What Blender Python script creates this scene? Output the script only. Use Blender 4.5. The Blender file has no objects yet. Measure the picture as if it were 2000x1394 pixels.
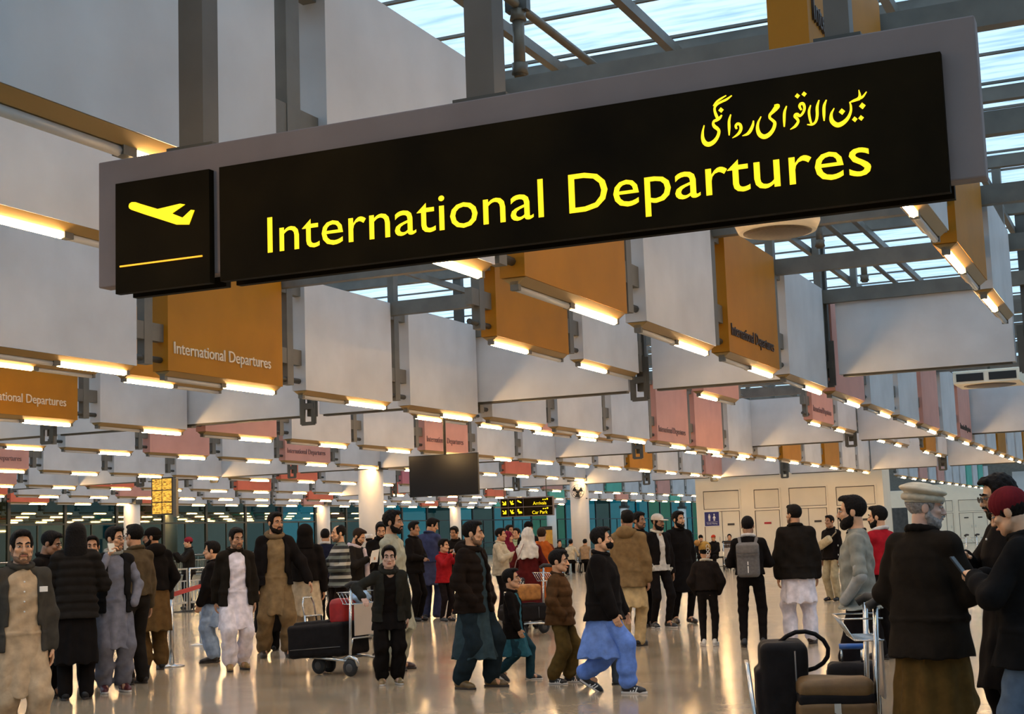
import bpy, bmesh, math, random
import numpy as np
from mathutils import Matrix, Vector
random.seed(7)
S = bpy.context.scene
COL = S.collection

# ---------------------------------------------------------------- camera, world, light, exposure
FPX, YAW, PITCH, ROLL, EYE = 2844.05, -0.416691, 0.122205, -0.0350214, 1.5
def cam_rows():
    cy, sy, cp, sp = math.cos(YAW), math.sin(YAW), math.cos(PITCH), math.sin(PITCH)
    F = np.array([sy*cp, cy*cp, sp]); r = np.array([cy, -sy, 0.0]); u = np.cross(r, F)
    c, s = math.cos(ROLL), math.sin(ROLL)
    return np.array([c*r + s*u, -(-s*r + c*u), F])
CM = cam_rows()
cam_data = bpy.data.cameras.new('camera'); cam = bpy.data.objects.new('camera', cam_data); COL.objects.link(cam)
cam_data.sensor_width = 36.0; cam_data.lens = FPX/2000*36.0; cam_data.clip_end = 500
mw = Matrix.Identity(4)
for i in range(3):
    mw[i][0] = CM[0][i]; mw[i][1] = -CM[1][i]; mw[i][2] = -CM[2][i]
mw[2][3] = EYE
cam.matrix_world = mw
S.camera = cam
VS = S.view_settings
VS.view_transform = 'Standard'; VS.look = 'None'; VS.gamma = 1.0; VS.use_curve_mapping = False
VS.exposure = 1.15
TUBE_POWER = 42.0
wd = bpy.data.worlds.new('overcast_sky'); S.world = wd; wd.use_nodes = True
wn = wd.node_tree; wn.nodes.clear()
wo = wn.nodes.new('ShaderNodeOutputWorld'); wb = wn.nodes.new('ShaderNodeBackground')
wt = wn.nodes.new('ShaderNodeTexCoord'); wz = wn.nodes.new('ShaderNodeTexNoise'); wr = wn.nodes.new('ShaderNodeValToRGB')
wz.inputs['Scale'].default_value = 3.0; wz.inputs['Detail'].default_value = 5.0
wr.color_ramp.elements[0].position = .35; wr.color_ramp.elements[0].color = (.60, .76, .92, 1)
wr.color_ramp.elements[1].position = .65; wr.color_ramp.elements[1].color = (.80, .92, 1.0, 1)
wn.links.new(wt.outputs['Generated'], wz.inputs['Vector']); wn.links.new(wz.outputs['Fac'], wr.inputs['Fac'])
wn.links.new(wr.outputs['Color'], wb.inputs['Color']); wb.inputs['Strength'].default_value = .70
wn.links.new(wb.outputs[0], wo.inputs[0])

# pixel (2000x1394 frame) -> point in the hall, on a floor height or on a vertical plane
def ray(x, y): return CM.T @ np.array([(x-1000)/FPX, (y-697)/FPX, 1.0])
C0 = np.array([0, 0, EYE])
def onz(x, y, z=0.0): d = ray(x, y); return C0 + d*((z-EYE)/d[2])
def onx(x, y, X): d = ray(x, y); return C0 + d*(X/d[0])
def ony(x, y, Y): d = ray(x, y); return C0 + d*(Y/d[1])

# ---------------------------------------------------------------- materials
MATS = {}
def mat(name, col, rough=.6, metal=0.0, noise=0.0, nscale=8.0, bump=0.0, emit=None, estr=0.0, spec=.5, sheen=0.0, coord='Object', stretch=None):
    if name in MATS: return MATS[name]
    m = bpy.data.materials.new(name); m.use_nodes = True; nt = m.node_tree
    b = nt.nodes['Principled BSDF']
    b.inputs['Base Color'].default_value = (*col, 1); b.inputs['Roughness'].default_value = rough
    b.inputs['Metallic'].default_value = metal; b.inputs['Specular IOR Level'].default_value = spec
    if sheen: b.inputs['Sheen Weight'].default_value = sheen
    if noise or bump:
        tc = nt.nodes.new('ShaderNodeTexCoord'); n = nt.nodes.new('ShaderNodeTexNoise')
        n.inputs['Scale'].default_value = nscale; n.inputs['Detail'].default_value = 6
        if stretch:
            mp = nt.nodes.new('ShaderNodeMapping'); mp.inputs['Scale'].default_value = stretch
            nt.links.new(tc.outputs[coord], mp.inputs[0]); nt.links.new(mp.outputs[0], n.inputs['Vector'])
        else: nt.links.new(tc.outputs[coord], n.inputs['Vector'])
        if noise:
            r = nt.nodes.new('ShaderNodeValToRGB')
            r.color_ramp.elements[0].position = .3; r.color_ramp.elements[1].position = .7
            r.color_ramp.elements[0].color = (*[c*(1-noise) for c in col], 1)
            r.color_ramp.elements[1].color = (*[min(1, c*(1+noise*.7)) for c in col], 1)
            nt.links.new(n.outputs['Fac'], r.inputs[0]); nt.links.new(r.outputs[0], b.inputs['Base Color'])
        if bump:
            bp = nt.nodes.new('ShaderNodeBump'); bp.inputs['Strength'].default_value = bump; bp.inputs['Distance'].default_value = .02
            nt.links.new(n.outputs['Fac'], bp.inputs['Height']); nt.links.new(bp.outputs[0], b.inputs['Normal'])
    if emit:
        b.inputs['Emission Color'].default_value = (*emit, 1); b.inputs['Emission Strength'].default_value = estr
    MATS[name] = m
    return m
def fabric(col):
    return mat('fabric_%d_%d_%d' % tuple(int(c*1000) for c in col), tuple(c*.62 if max(col) < .05 else c for c in col), .9, noise=.22, nscale=14, bump=.25, spec=.08)
WHITE_PANEL = mat('white_panel_paint', (.56, .55, .545), .6, noise=.10, nscale=1.7, spec=.3)
AMBER = mat('amber_panel_paint', (.40, .155, .001), .6, noise=.10, nscale=2.0, spec=.3)
PINK = mat('pink_panel_paint', (.62, .30, .235), .6, noise=.08, nscale=2.0, spec=.3)
SALMON = mat('salmon_panel_paint', (.75, .17, .09), .6, noise=.08, nscale=2.0, spec=.3)
MAGENTA = mat('rose_panel_paint', (.52, .17, .20), .6, noise=.08, nscale=2.0, spec=.3)
TEALP = mat('green_panel_paint', (.10, .42, .32), .6, noise=.08, nscale=2.0, spec=.3)
STEEL = mat('grey_painted_steel', (.135, .122, .098), .5, .1, noise=.18, nscale=5)
STEEL_D = mat('dark_painted_steel', (.06, .055, .043), .5, .1, noise=.2, nscale=6)
PIPE = mat('bronze_pipe', (.14, .115, .08), .45, .3, noise=.2, nscale=9)
CHROME = mat('brushed_steel', (.62, .61, .58), .25, 1.0, noise=.06, nscale=30)
REFLECT = mat('fixture_reflector', (.34, .22, .075), .4, .4)
TUBE_ON = mat('lit_tube', (1, .9, .7), .4, emit=(1.0, .63, .28), estr=TUBE_POWER)
TUBE_OFF = mat('dead_tube', (.55, .53, .5), .3)
SIGN_GREY = mat('sign_grey_paint', (.225, .172, .155), .55, noise=.08, nscale=4, spec=.25)
SIGN_BLACK = mat('sign_black_face', (.013, .0075, .0018), .6, noise=.5, nscale=2.5, spec=.05)
SIGN_GLOW = mat('sign_yellow_light', (.9, .7, .02), .5, emit=(1.0, .70, .001), estr=.52)
SIGN_LINE = mat('sign_orange_light', (.9, .5, .02), .5, emit=(1.0, .42, .02), estr=.5)
BLACK = mat('black_plastic', (.012, .012, .012), .4)
RUBBER = mat('black_rubber', (.02, .02, .02), .7)
CREAM = mat('cream_wall_paint', (.84, .74, .57), .55, noise=.05, nscale=1.5)
CREAM_D = mat('cream_door_paint', (.76, .67, .51), .5, noise=.05, nscale=1.5)
COLUMN = mat('column_paint', (.68, .61, .52), .5, noise=.05, nscale=1.5)
LET_L = mat('pale_lettering', (.72, .58, .42), .5)
LET_D = mat('grey_lettering', (.25, .12, .10), .5)
LET_K = mat('dark_lettering', (.05, .03, .02), .5)
PAPER = mat('white_paper', (.8, .78, .74), .7)

# ---------------------------------------------------------------- object helpers
def tag(o, label=None, cat=None, group=None, kind=None):
    if label: o['label'] = label
    if cat: o['category'] = cat
    if group: o['group'] = group
    if kind: o['kind'] = kind
    return o
def empty(name, loc=(0, 0, 0), rz=0.0, label=None, cat=None, group=None):
    o = bpy.data.objects.new(name, None); COL.objects.link(o); o.empty_display_size = .1
    o.location = loc; o.rotation_euler = (0, 0, rz)
    return tag(o, label, cat, group)
def link(name, me, m=None, parent=None, loc=None):
    if m is not None and not me.materials: me.materials.append(m)
    o = bpy.data.objects.new(name, me); COL.objects.link(o)
    if parent: o.parent = parent
    if loc is not None: o.location = loc
    return o
class MB:
    """collects boxes, tubes, prisms; build() links them as one mesh"""
    def __init__(s): s.v = []; s.f = []; s.sm = []
    def add(s, v, f, smooth=False):
        n = len(s.v); s.v += [tuple(p) for p in v]; s.f += [tuple(i+n for i in q) for q in f]; s.sm += [smooth]*len(f); return s
    def box(s, a, b, bev=0.0):
        (x0, y0, z0), (x1, y1, z1) = a, b
        v = [(x0,y0,z0),(x1,y0,z0),(x1,y1,z0),(x0,y1,z0),(x0,y0,z1),(x1,y0,z1),(x1,y1,z1),(x0,y1,z1)]
        return s.add(v, [(0,3,2,1),(4,5,6,7),(0,1,5,4),(1,2,6,5),(2,3,7,6),(3,0,4,7)])
    def bar(s, p, q, w, h, up=(0, 0, 1)):
        p, q = Vector(p), Vector(q); d = (q-p).normalized(); u = Vector(up)
        if abs(d.dot(u)) > .98: u = Vector((1, 0, 0))
        r = d.cross(u).normalized()*(w/2); u = r.cross(d).normalized()*(h/2)
        v = [p-r-u, p+r-u, p+r+u, p-r+u, q-r-u, q+r-u, q+r+u, q-r+u]
        return s.add(v, [(0,1,2,3)[::-1],(4,5,6,7)[::-1],(0,4,5,1)[::-1],(1,5,6,2)[::-1],(2,6,7,3)[::-1],(3,7,4,0)[::-1]][::1])
    def tube(s, pts, r, n=10, closed=False, r2=None):
        pts = [Vector(p) for p in pts]; rings = []; N = len(pts); up = None
        for i, p in enumerate(pts):
            a = pts[(i-1) % N] if (closed or i > 0) else p; b = pts[(i+1) % N] if (closed or i < N-1) else p
            d = (b-a).normalized()
            if up is None:
                up = Vector((0, 0, 1)) if abs(d.z) < .9 else Vector((1, 0, 0))
            x = d.cross(up).normalized(); up = x.cross(d).normalized()
            rr = r if r2 is None else r+(r2-r)*i/max(1, N-1)
            rings.append([p+x*math.cos(t*2*math.pi/n)*rr+up*math.sin(t*2*math.pi/n)*rr for t in range(n)])
        v = [q for R in rings for q in R]; f = []
        for i in range(N if closed else N-1):
            a, b = i*n, ((i+1) % N)*n
            f += [(a+t, a+(t+1) % n, b+(t+1) % n, b+t) for t in range(n)]
        s.add(v, f, True)
        if not closed:
            m = len(s.v)-len(v); s.f += [tuple(m+t for t in range(n))[::-1], tuple(m+(N-1)*n+t for t in range(n))]; s.sm += [False, False]
        return s
    def lathe(s, prof, c=(0, 0, 0), n=20, axis='z', cap=True):
        v = []; f = []
        for (r, z) in prof:
            for t in range(n):
                a = t*2*math.pi/n; x, y = r*math.cos(a), r*math.sin(a)
                p = (x, y, z) if axis == 'z' else ((z, x, y) if axis == 'x' else (y, z, x))
                v.append((p[0]+c[0], p[1]+c[1], p[2]+c[2]))
        for i in range(len(prof)-1):
            f += [(i*n+t, i*n+(t+1) % n, (i+1)*n+(t+1) % n, (i+1)*n+t) for t in range(n)]
        s.add(v, f, True)
        if cap:
            m = len(s.v)-len(v); s.f += [tuple(m+t for t in range(n))[::-1], tuple(m+(len(prof)-1)*n+t for t in range(n))]; s.sm += [False]*2
        return s
    def mesh(s, name):
        me = bpy.data.meshes.new(name); me.from_pydata(s.v, [], s.f)
        me.polygons.foreach_set('use_smooth', s.sm)
        bm = bmesh.new(); bm.from_mesh(me); bmesh.ops.recalc_face_normals(bm, faces=bm.faces); bm.to_mesh(me); bm.free(); me.update(); return me
    def build(s, name, m, parent=None, loc=None, bev=0.0):
        o = link(name, s.mesh(name), m, parent, loc)
        if bev:
            md = o.modifiers.new('b', 'BEVEL'); md.width = bev; md.segments = 2; md.limit_method = 'ANGLE'
        return o
def box(name, a, b, m, parent=None, bev=0.0, kind=None):
    o = MB().box(a, b).build(name, m, parent, bev=bev)
    if kind: o['kind'] = kind
    return o
_on = {}
def shared(me, m, key):
    k = (key, m.name)
    if k not in _on:
        c = me.copy(); c.materials.clear(); c.materials.append(m); _on[k] = c
    return _on[k]
def lettering(txts, m, key, parent, loc, sx, sz, ext=.006, rz=0.0):
    """one object per word, laid on one baseline"""
    full = text_mesh(' '.join(txts), 1.0, ext)[1]; last = text_mesh(txts[-1], 1.0, ext)[1]; out = []
    for i, t in enumerate(txts):
        me = text_mesh(t, 1.0, ext)[0]; off = 0 if i == 0 else (full-last)*sx
        o = link('lettering', shared(me, m, key+t), None, parent, (loc[0]+off*math.cos(rz), loc[1]+off*math.sin(rz), loc[2]))
        o.rotation_euler = (0, 0, rz); o.scale = (sx, 1, sz); o['label'] = 'word '+t; out.append(o)
    return out
_tc = {}
def text_mesh(txt, size=1.0, ext=.004, spacing=1.0):
    """lettering as a mesh in the XZ plane reading along +X, baseline at z=0; returns mesh, width"""
    k = (txt, size, ext, spacing)
    if k in _tc: return _tc[k]
    cu = bpy.data.curves.new('lettering', 'FONT'); cu.body = txt; cu.size = size; cu.extrude = ext; cu.resolution_u = 3; cu.space_character = spacing
    o = bpy.data.objects.new('tmp', cu); COL.objects.link(o)
    dg = bpy.context.evaluated_depsgraph_get(); me = bpy.data.meshes.new_from_object(o.evaluated_get(dg))
    bpy.data.objects.remove(o); bpy.data.curves.remove(cu)
    n = len(me.vertices); a = np.empty(n*3); me.vertices.foreach_get('co', a); a = a.reshape(-1, 3)
    x0 = a[:, 0].min(); w = a[:, 0].max()-x0
    b = np.stack([a[:, 0]-x0, -a[:, 2], a[:, 1]], 1)
    me.vertices.foreach_set('co', b.ravel()); me.materials.clear(); me.update()
    _tc[k] = (me, w); return me, w
ORD = 'first second third fourth fifth sixth seventh eighth ninth tenth eleventh twelfth thirteenth fourteenth fifteenth sixteenth seventeenth eighteenth nineteenth twentieth'.split()
ORD += ['twenty-'+w for w in ORD[:9]] + ['thirtieth'] + ['thirty-'+w for w in ORD[:9]]
# ---------------------------------------------------------------- the hall: floor, roof, walls
def floor_mat():
    m = bpy.data.materials.new('polished_granite_floor'); m.use_nodes = True; nt = m.node_tree; N = nt.nodes; L = nt.links
    b = N['Principled BSDF']; tc = N.new('ShaderNodeTexCoord')
    n1 = N.new('ShaderNodeTexNoise'); n1.inputs['Scale'].default_value = 1.1; n1.inputs['Detail'].default_value = 8; n1.inputs['Roughness'].default_value = .7
    n2 = N.new('ShaderNodeTexNoise'); n2.inputs['Scale'].default_value = 22; n2.inputs['Detail'].default_value = 4
    L.new(tc.outputs['Object'], n1.inputs['Vector']); L.new(tc.outputs['Object'], n2.inputs['Vector'])
    r = N.new('ShaderNodeValToRGB'); e = r.color_ramp.elements
    e[0].position = .3; e[0].color = (.31, .225, .14, 1); e[1].position = .72; e[1].color = (.50, .39, .265, 1)
    mx = N.new('ShaderNodeMath'); mx.operation = 'MULTIPLY_ADD'; mx.inputs[1].default_value = .35; L.new(n2.outputs['Fac'], mx.inputs[0]); 
    sc = N.new('ShaderNodeMath'); sc.operation = 'MULTIPLY'; sc.inputs[1].default_value = .65; L.new(n1.outputs['Fac'], sc.inputs[0]); L.new(sc.outputs[0], mx.inputs[2])
    L.new(mx.outputs[0], r.inputs[0])
    br = N.new('ShaderNodeTexBrick'); br.offset = 0; br.inputs['Scale'].default_value = 1.0; br.inputs['Mortar Size'].default_value = .006
    br.inputs['Brick Width'].default_value = 5.74; br.inputs['Row Height'].default_value = 5.74
    br.inputs['Color1'].default_value = (1, 1, 1, 1); br.inputs['Color2'].default_value = (1, 1, 1, 1); br.inputs['Mortar'].default_value = (.25, .2, .15, 1)
    L.new(tc.outputs['Object'], br.inputs['Vector'])
    mm = N.new('ShaderNodeMix'); mm.data_type = 'RGBA'; mm.blend_type = 'MULTIPLY'; mm.inputs[0].default_value = 1
    L.new(r.outputs[0], mm.inputs[6]); L.new(br.outputs['Color'], mm.inputs[7]); L.new(mm.outputs[2], b.inputs['Base Color'])
    rr = N.new('ShaderNodeMapRange'); rr.inputs[3].default_value = .07; rr.inputs[4].default_value = .22
    L.new(n1.outputs['Fac'], rr.inputs[0]); L.new(rr.outputs[0], b.inputs['Roughness']); b.inputs['Specular IOR Level'].default_value = .75
    bp = N.new('ShaderNodeBump'); bp.inputs['Strength'].default_value = .05; bp.inputs['Distance'].default_value = .01
    n3 = N.new('ShaderNodeTexNoise'); n3.inputs['Scale'].default_value = 3.0; L.new(tc.outputs['Object'], n3.inputs['Vector'])
    L.new(n3.outputs['Fac'], bp.inputs['Height']); L.new(bp.outputs[0], b.inputs['Normal'])
    return m
XW, XE, YS, YN = -50.0, 9.0, -6.0, 190.0
box('floor', (XW, YS, -.2), (XE, YN, 0), floor_mat(), kind='structure')
box('ground_outside', (-130, YS-10, -.3), (XW-.3, YN+40, -.1), mat('grey_asphalt', (.10, .10, .10), .8, noise=.2), kind='structure')

def sheet_mat():
    m = bpy.data.materials.new('translucent_roof_sheet'); m.use_nodes = True; nt = m.node_tree; N = nt.nodes; L = nt.links; N.clear()
    o = N.new('ShaderNodeOutputMaterial'); t = N.new('ShaderNodeBsdfTransparent'); tl = N.new('ShaderNodeBsdfTranslucent'); mx = N.new('ShaderNodeMixShader')
    tc = N.new('ShaderNodeTexCoord'); mp = N.new('ShaderNodeMapping'); mp.inputs['Scale'].default_value = (1.2, 7, 1)
    n = N.new('ShaderNodeTexNoise'); n.inputs['Scale'].default_value = 1.5; n.inputs['Detail'].default_value = 6
    r = N.new('ShaderNodeValToRGB'); r.color_ramp.elements[0].position = .25; r.color_ramp.elements[0].color = (.60, .73, .82, 1)
    r.color_ramp.elements[1].position = .55; r.color_ramp.elements[1].color = (.86, .93, 1, 1)
    L.new(tc.outputs['Object'], mp.inputs[0]); L.new(mp.outputs[0], n.inputs['Vector']); L.new(n.outputs['Fac'], r.inputs[0]); L.new(r.outputs[0], t.inputs[0])
    tl.inputs[0].default_value = (.8, .88, .95, 1); mx.inputs[0].default_value = .12
    L.new(t.outputs[0], mx.inputs[1]); L.new(tl.outputs[0], mx.inputs[2]); L.new(mx.outputs[0], o.inputs[0])
    return m
RZ = 5.62
box('ceiling', (XW, YS, RZ+.16), (XE, YN, RZ+.165), sheet_mat(), kind='structure')
lap = MB().box((XW, -.018, -.012), (XE, .018, .012)).mesh('sheet_lap')
y = YS+.6; k = 0
while y < 76:
    o = link('ceiling_sheet_lap', lap, STEEL, loc=(0, y, RZ+.145)); o['kind'] = 'structure'; y += .957
purl = MB().box((XW, -.05, -.07), (XE, .05, .07)).mesh('purlin')
for i in range(-3, 60):
    o = link('roof_beam', purl, STEEL, loc=(0, 20.5-6*2.87+2.87*(i), RZ+.04)); o['kind'] = 'structure'
raft = MB().box((-.035, YS, -.045), (.035, YN, .045)).mesh('rafter')
for i in range(-2, 17):
    for dx in (0, -1.04):
        o = link('roof_rafter_beam', raft, STEEL, loc=(-3.5-2.87*i+dx, 0, RZ-.075)); o['kind'] = 'structure'
PITCH_P = 2.87
def node_y(j, row=0): return (12.72 if row < 2 else 12.94)+PITCH_P*j
cross = MB().box((XW+.1, -.06, 4.74), (XE-.1, .06, 4.94)).mesh('cross_beam')
for j in range(-4, 50):
    o = link('cross_beam', cross, STEEL, loc=(0, 12.72+PITCH_P*j+.02, 0)); o['kind'] = 'structure'
# enclosing walls the camera does not face
WALLM = mat('pale_wall', (.62, .60, .57), .7, noise=.05, nscale=1)
box('wall_right', (XE, YS, 0), (XE+.2, YN, 6), WALLM, kind='structure')
box('wall_back', (XW, YS-.2, 0), (XE, YS, 6), WALLM, kind='structure')
box('wall_far', (XW, YN, 0), (XE, YN+.2, 6), WALLM, kind='structure')
# round columns on the 17.2 x 22.9 m grid
colm = MB().lathe([(.38, 0), (.38, 3.62)], n=28).mesh('column')
coltop = MB().box((-.42, -.24, 3.62), (.42, .24, 3.86)).box((-.2, -.34, 3.86), (.2, .34, 4.74))
ctm = coltop.mesh('column_head')
for X in (-21.9, -44.6):
    for Y in (38.6, 55.8, 73.0, 90.2, 107.4, 124.6, 141.8, 159.0):
        if X > -22 and Y > 56: continue
        o = link('column', colm, COLUMN, loc=(X, Y, 0)); o['kind'] = 'structure'
        link('column_head', ctm, STEEL_D, parent=o)
# glazed west side
def glass_mat(name, col, refl=.16, rough=.02):
    m = bpy.data.materials.new(name); m.use_nodes = True; nt = m.node_tree; N = nt.nodes; L = nt.links; N.clear()
    o = N.new('ShaderNodeOutputMaterial'); t = N.new('ShaderNodeBsdfTransparent'); g = N.new('ShaderNodeBsdfGlossy'); mx = N.new('ShaderNodeMixShader')
    t.inputs[0].default_value = (*col, 1); g.inputs['Roughness'].default_value = rough; g.inputs['Color'].default_value = (.8, .9, .7, 1); mx.inputs[0].default_value = refl
    L.new(t.outputs[0], mx.inputs[1]); L.new(g.outputs[0], mx.inputs[2]); L.new(mx.outputs[0], o.inputs[0]); return m
GL = [glass_mat('dark_teal_glass', (.006, .10, .11)), glass_mat('teal_glass', (.01, .27, .31)), glass_mat('olive_glass', (.09, .07, .008), .2), glass_mat('green_glass', (.03, .24, .17)), glass_mat('smoked_glass', (.012, .018, .014), .25)]
FRAME = mat('dark_bronze_frame', (.035, .04, .035), .4, .3)
bays = [2, 4, 0, 2, 2, 4, 0, 2, 4, 4, 0, 1, 4, 0, 1, 1, 0, 1, 0, 1, 1, 3, 3, 1, 1, 0, 1, 1, 1, 3, 3, 1, 1, 3, 1, 1, 1, 1, 1, 3]
y = 34.0; n = 0
while y < YN-.1:
    w = 3.9; y1 = min(y+w, YN); n += 1
    o = box('window_%d' % n, (XW-.02, y, .02), (XW, y1, 5.0), GL[bays[(n-1) % len(bays)]], kind='structure')
    fr = MB().box((XW-.06, y-.09, 0), (XW+.06, y+.09, 5.1))
    for z in (.05, 1.05, 2.85): fr.box((XW-.05, y, z-.04), (XW+.05, y1, z+.04))
    fr.box((XW-.04, (y+y1)/2-.03, .05), (XW+.04, (y+y1)/2+.03, 2.85))
    fr.build('window_frame', FRAME, o)
    y = y1
box('wall_left', (XW-.2, YS, 0), (XW, 34, 6), WALLM, kind='structure')
box('wall_left_upper', (XW-.2, 34, 5.1), (XW, YN, 6), WALLM, kind='structure')

# cream washroom block with doors, and the farther block at the right
WX0, WX1, WY = ony(1357, 930, 57)[0], ony(1722, 915, 57)[0], 57.0
box('wall_washroom', (WX0, WY, 0), (WX1, WY+1.6, 3.62), CREAM, kind='structure')
box('trim_1', (WX1-.35, WY+.3, 3.62), (WX1, WY+1.5, 3.9), STEEL, kind='structure')
def door_block(n, x0p, x1p, top, mid, Y, leaves, plaque, splits=None):
    x0 = ony(x0p, top, Y)[0]; x1 = ony(x1p, top, Y)[0]; zt = ony((x0p+x1p)/2, top, Y)[2]; zm = ony((x0p+x1p)/2, mid, Y)[2]
    d = empty('door_%d' % n, (0, 0, 0)); d['kind'] = 'structure'
    t = .05; f = MB().box((x0-t, Y-.05, 0), (x0, Y-.002, zt+t)).box((x1, Y-.05, 0), (x1+t, Y-.002, zt+t)).box((x0, Y-.05, zt), (x1, Y-.002, zt+t)).box((x0, Y-.05, zm-.04), (x1, Y-.002, zm+.04))
    f.build('door_frame', CREAM, d)
    box('transom_panel', (x0+.025, Y-.022, zm+.06), (x1-.025, Y-.002, zt-.03), CREAM_D, d)
    xs = [x0+.02]+[x0+(x1-x0)*s for s in (splits or [i/leaves for i in range(1, leaves)])]+[x1-.02]
    MB().box((x0, Y-.004, 0), (x1, Y-.0015, zt)).build('door_gap', LET_K, d)
    for i in range(leaves):
        l = box('door_leaf', (xs[i]+.012, Y-.03, .02), (xs[i+1]-.012, Y-.005, zm-.06), CREAM_D, d)
        MB().tube([(xs[i+1]-.12 if i == 0 else xs[i]+.12, Y-.06, 1.0), (xs[i+1]-.12 if i == 0 else xs[i]+.12, Y-.06, 1.18)], .012, 6).build('door_handle', CHROME, l)
        if plaque and plaque[i]:
            c = (xs[i]+xs[i+1])/2; box('door_plaque', (c-.14, Y-.04, 1.62), (c+.14, Y-.03, 1.70), plaque[i], l)
    return x0, x1, zm
PLK = mat('dark_plaque', (.05, .04, .03), .5); PLR = mat('red_plaque', (.45, .03, .03), .5)
d1 = door_block(1, 1373, 1443, 958, 996, WY, 2, [None, PLK])
door_block(2, 1472, 1521, 955, 994, WY, 1, [PLR])
door_block(3, 1540, 1613, 951, 990, WY, 2, [None, PLK])
door_block(4, 1632, 1708, 949, 988, WY, 2, [None, PLK])
YF = 100.0
FX0, FX1 = ony(1722, 960, YF)[0], ony(1937, 950, YF)[0]
zlo = ony(1790, 990, YF)[2]
hall2 = MB().box((FX0, YF, 0), (ony(1737, 990, YF)[0], YF+1, 3.6)).box((FX0, YF, zlo), (ony(1772, 990, YF)[0], YF+1, 3.6)).box((ony(1772, 990, YF)[0], YF, 0), (FX1, YF+1, 3.9))
o = hall2.build('wall_far_block', CREAM); o['kind'] = 'structure'
box('wall_far_right', (FX1+.6, YF+8, 0), (XE, YF+8.2, 6), WALLM, kind='structure')
box('wall_far_recess', (FX0, YF+3, 0), (FX1, YF+3.1, 3.5), mat('dark_recess', (.08, .08, .08), .5, noise=.4, nscale=3), kind='structure')
door_block(5, 1871, 1926, 975, 999, YF, 2, [PLK, PLK])
door_block(6, 1846, 1860, 977, 1000, YF, 1, None)

# blue washroom sign on the first door
zs0, zs1 = ony(1383, 1027, WY)[2], ony(1383, 1000, WY)[2]; xs0, xs1 = ony(1377, 1012, WY)[0], ony(1405, 1012, WY)[0]
r = empty('washroom_sign', ((xs0+xs1)/2, WY-.036, zs0), 0, 'square navy blue washroom sign with white figures on the cream door', 'sign')
w2 = (xs1-xs0)/2; hh = zs1-zs0
box('sign_plate', (-w2, -.012, 0), (w2, 0, hh), mat('navy_plate', (.02, .02, .14), .4), r)
box('sign_border', (-w2-.025, -.006, -.025), (w2+.025, .001, hh+.025), PAPER, r)
for sx, dress in ((-.10, False), (.10, True)):
    g = MB(); z = hh*.36
    g.lathe([(.001, -.004), (.028, -.004), (.028, .004), (.001, .004)], c=(sx, -.016, hh*.82), axis='y', n=12)
    if dress: g.add([(sx-.07, -.016, hh*.55), (sx+.07, -.016, hh*.55), (sx, -.016, hh*.78)], [(0, 1, 2)])
    else: g.box((sx-.042, -.02, hh*.55), (sx+.042, -.013, hh*.76))
    g.box((sx-.03, -.02, z), (sx-.006, -.013, hh*.56)); g.box((sx+.006, -.02, z), (sx+.03, -.013, hh*.56))
    g.build('washroom_figure', PAPER, r)
me, w = text_mesh('Female Waiting', .07, .002); o = link('lettering', me, PAPER, r, (-w/2, -.014, hh*.12)); o.scale = (min(1, 1.7*w2/w),)*3; o.location.x = -min(1, 1.7*w2/w)*w/2
box('sign_line', (-w2*.8, -.016, hh*.27), (w2*.8, -.011, hh*.285), PAPER, r)
# ---------------------------------------------------------------- hanging panels with tube lights
PT, PL0, PL1 = .21, .16, .97      # thickness, span of a panel between two posts (fractions of the pitch)
ZTOP = 4.92
_pc = {}
def panel_meshes(zb, L):
    k = (round(zb, 3), round(L, 3))
    if k in _pc: return _pc[k]
    h = ZTOP-zb
    b = MB(); t = PT/2
    b.box((-t, 0, 0), (t, L, h))
    board = b.mesh('board')
    f = MB()  # open reflector trough along the bottom edge
    f.add([(-t*.95, .03, -.002), (-.03, .03, -.055), (.03, .03, -.055), (t*.95, .03, -.002), (-t*.95, L-.03, -.002), (-.03, L-.03, -.055), (.03, L-.03, -.055), (t*.95, L-.03, -.002)],
          [(0, 1, 5, 4), (1, 2, 6, 5), (2, 3, 7, 6), (0, 3, 2, 1), (4, 5, 6, 7), (0, 4, 7, 3)])
    trough = f.mesh('light_trough')
    T = L/2-.13
    tube = MB().tube([(0, 0, 0), (0, T, 0)], .028, 8).mesh('light_tube')
    cap = MB().box((-.035, 0, -.02), (.035, .05, .05)).mesh('lamp_holder')
    _pc[k] = (board, trough, tube, cap, T); return _pc[k]
LETTER = {'amber': LET_L, 'pink': LET_D, 'salmon': LET_D, 'rose': LET_D}
MCOL = {'w': ('white', WHITE_PANEL), 'a': ('amber', AMBER), 'p': ('pink', PINK), 's': ('salmon', SALMON), 'm': ('rose', MAGENTA), 'g': ('green', TEALP)}
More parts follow.
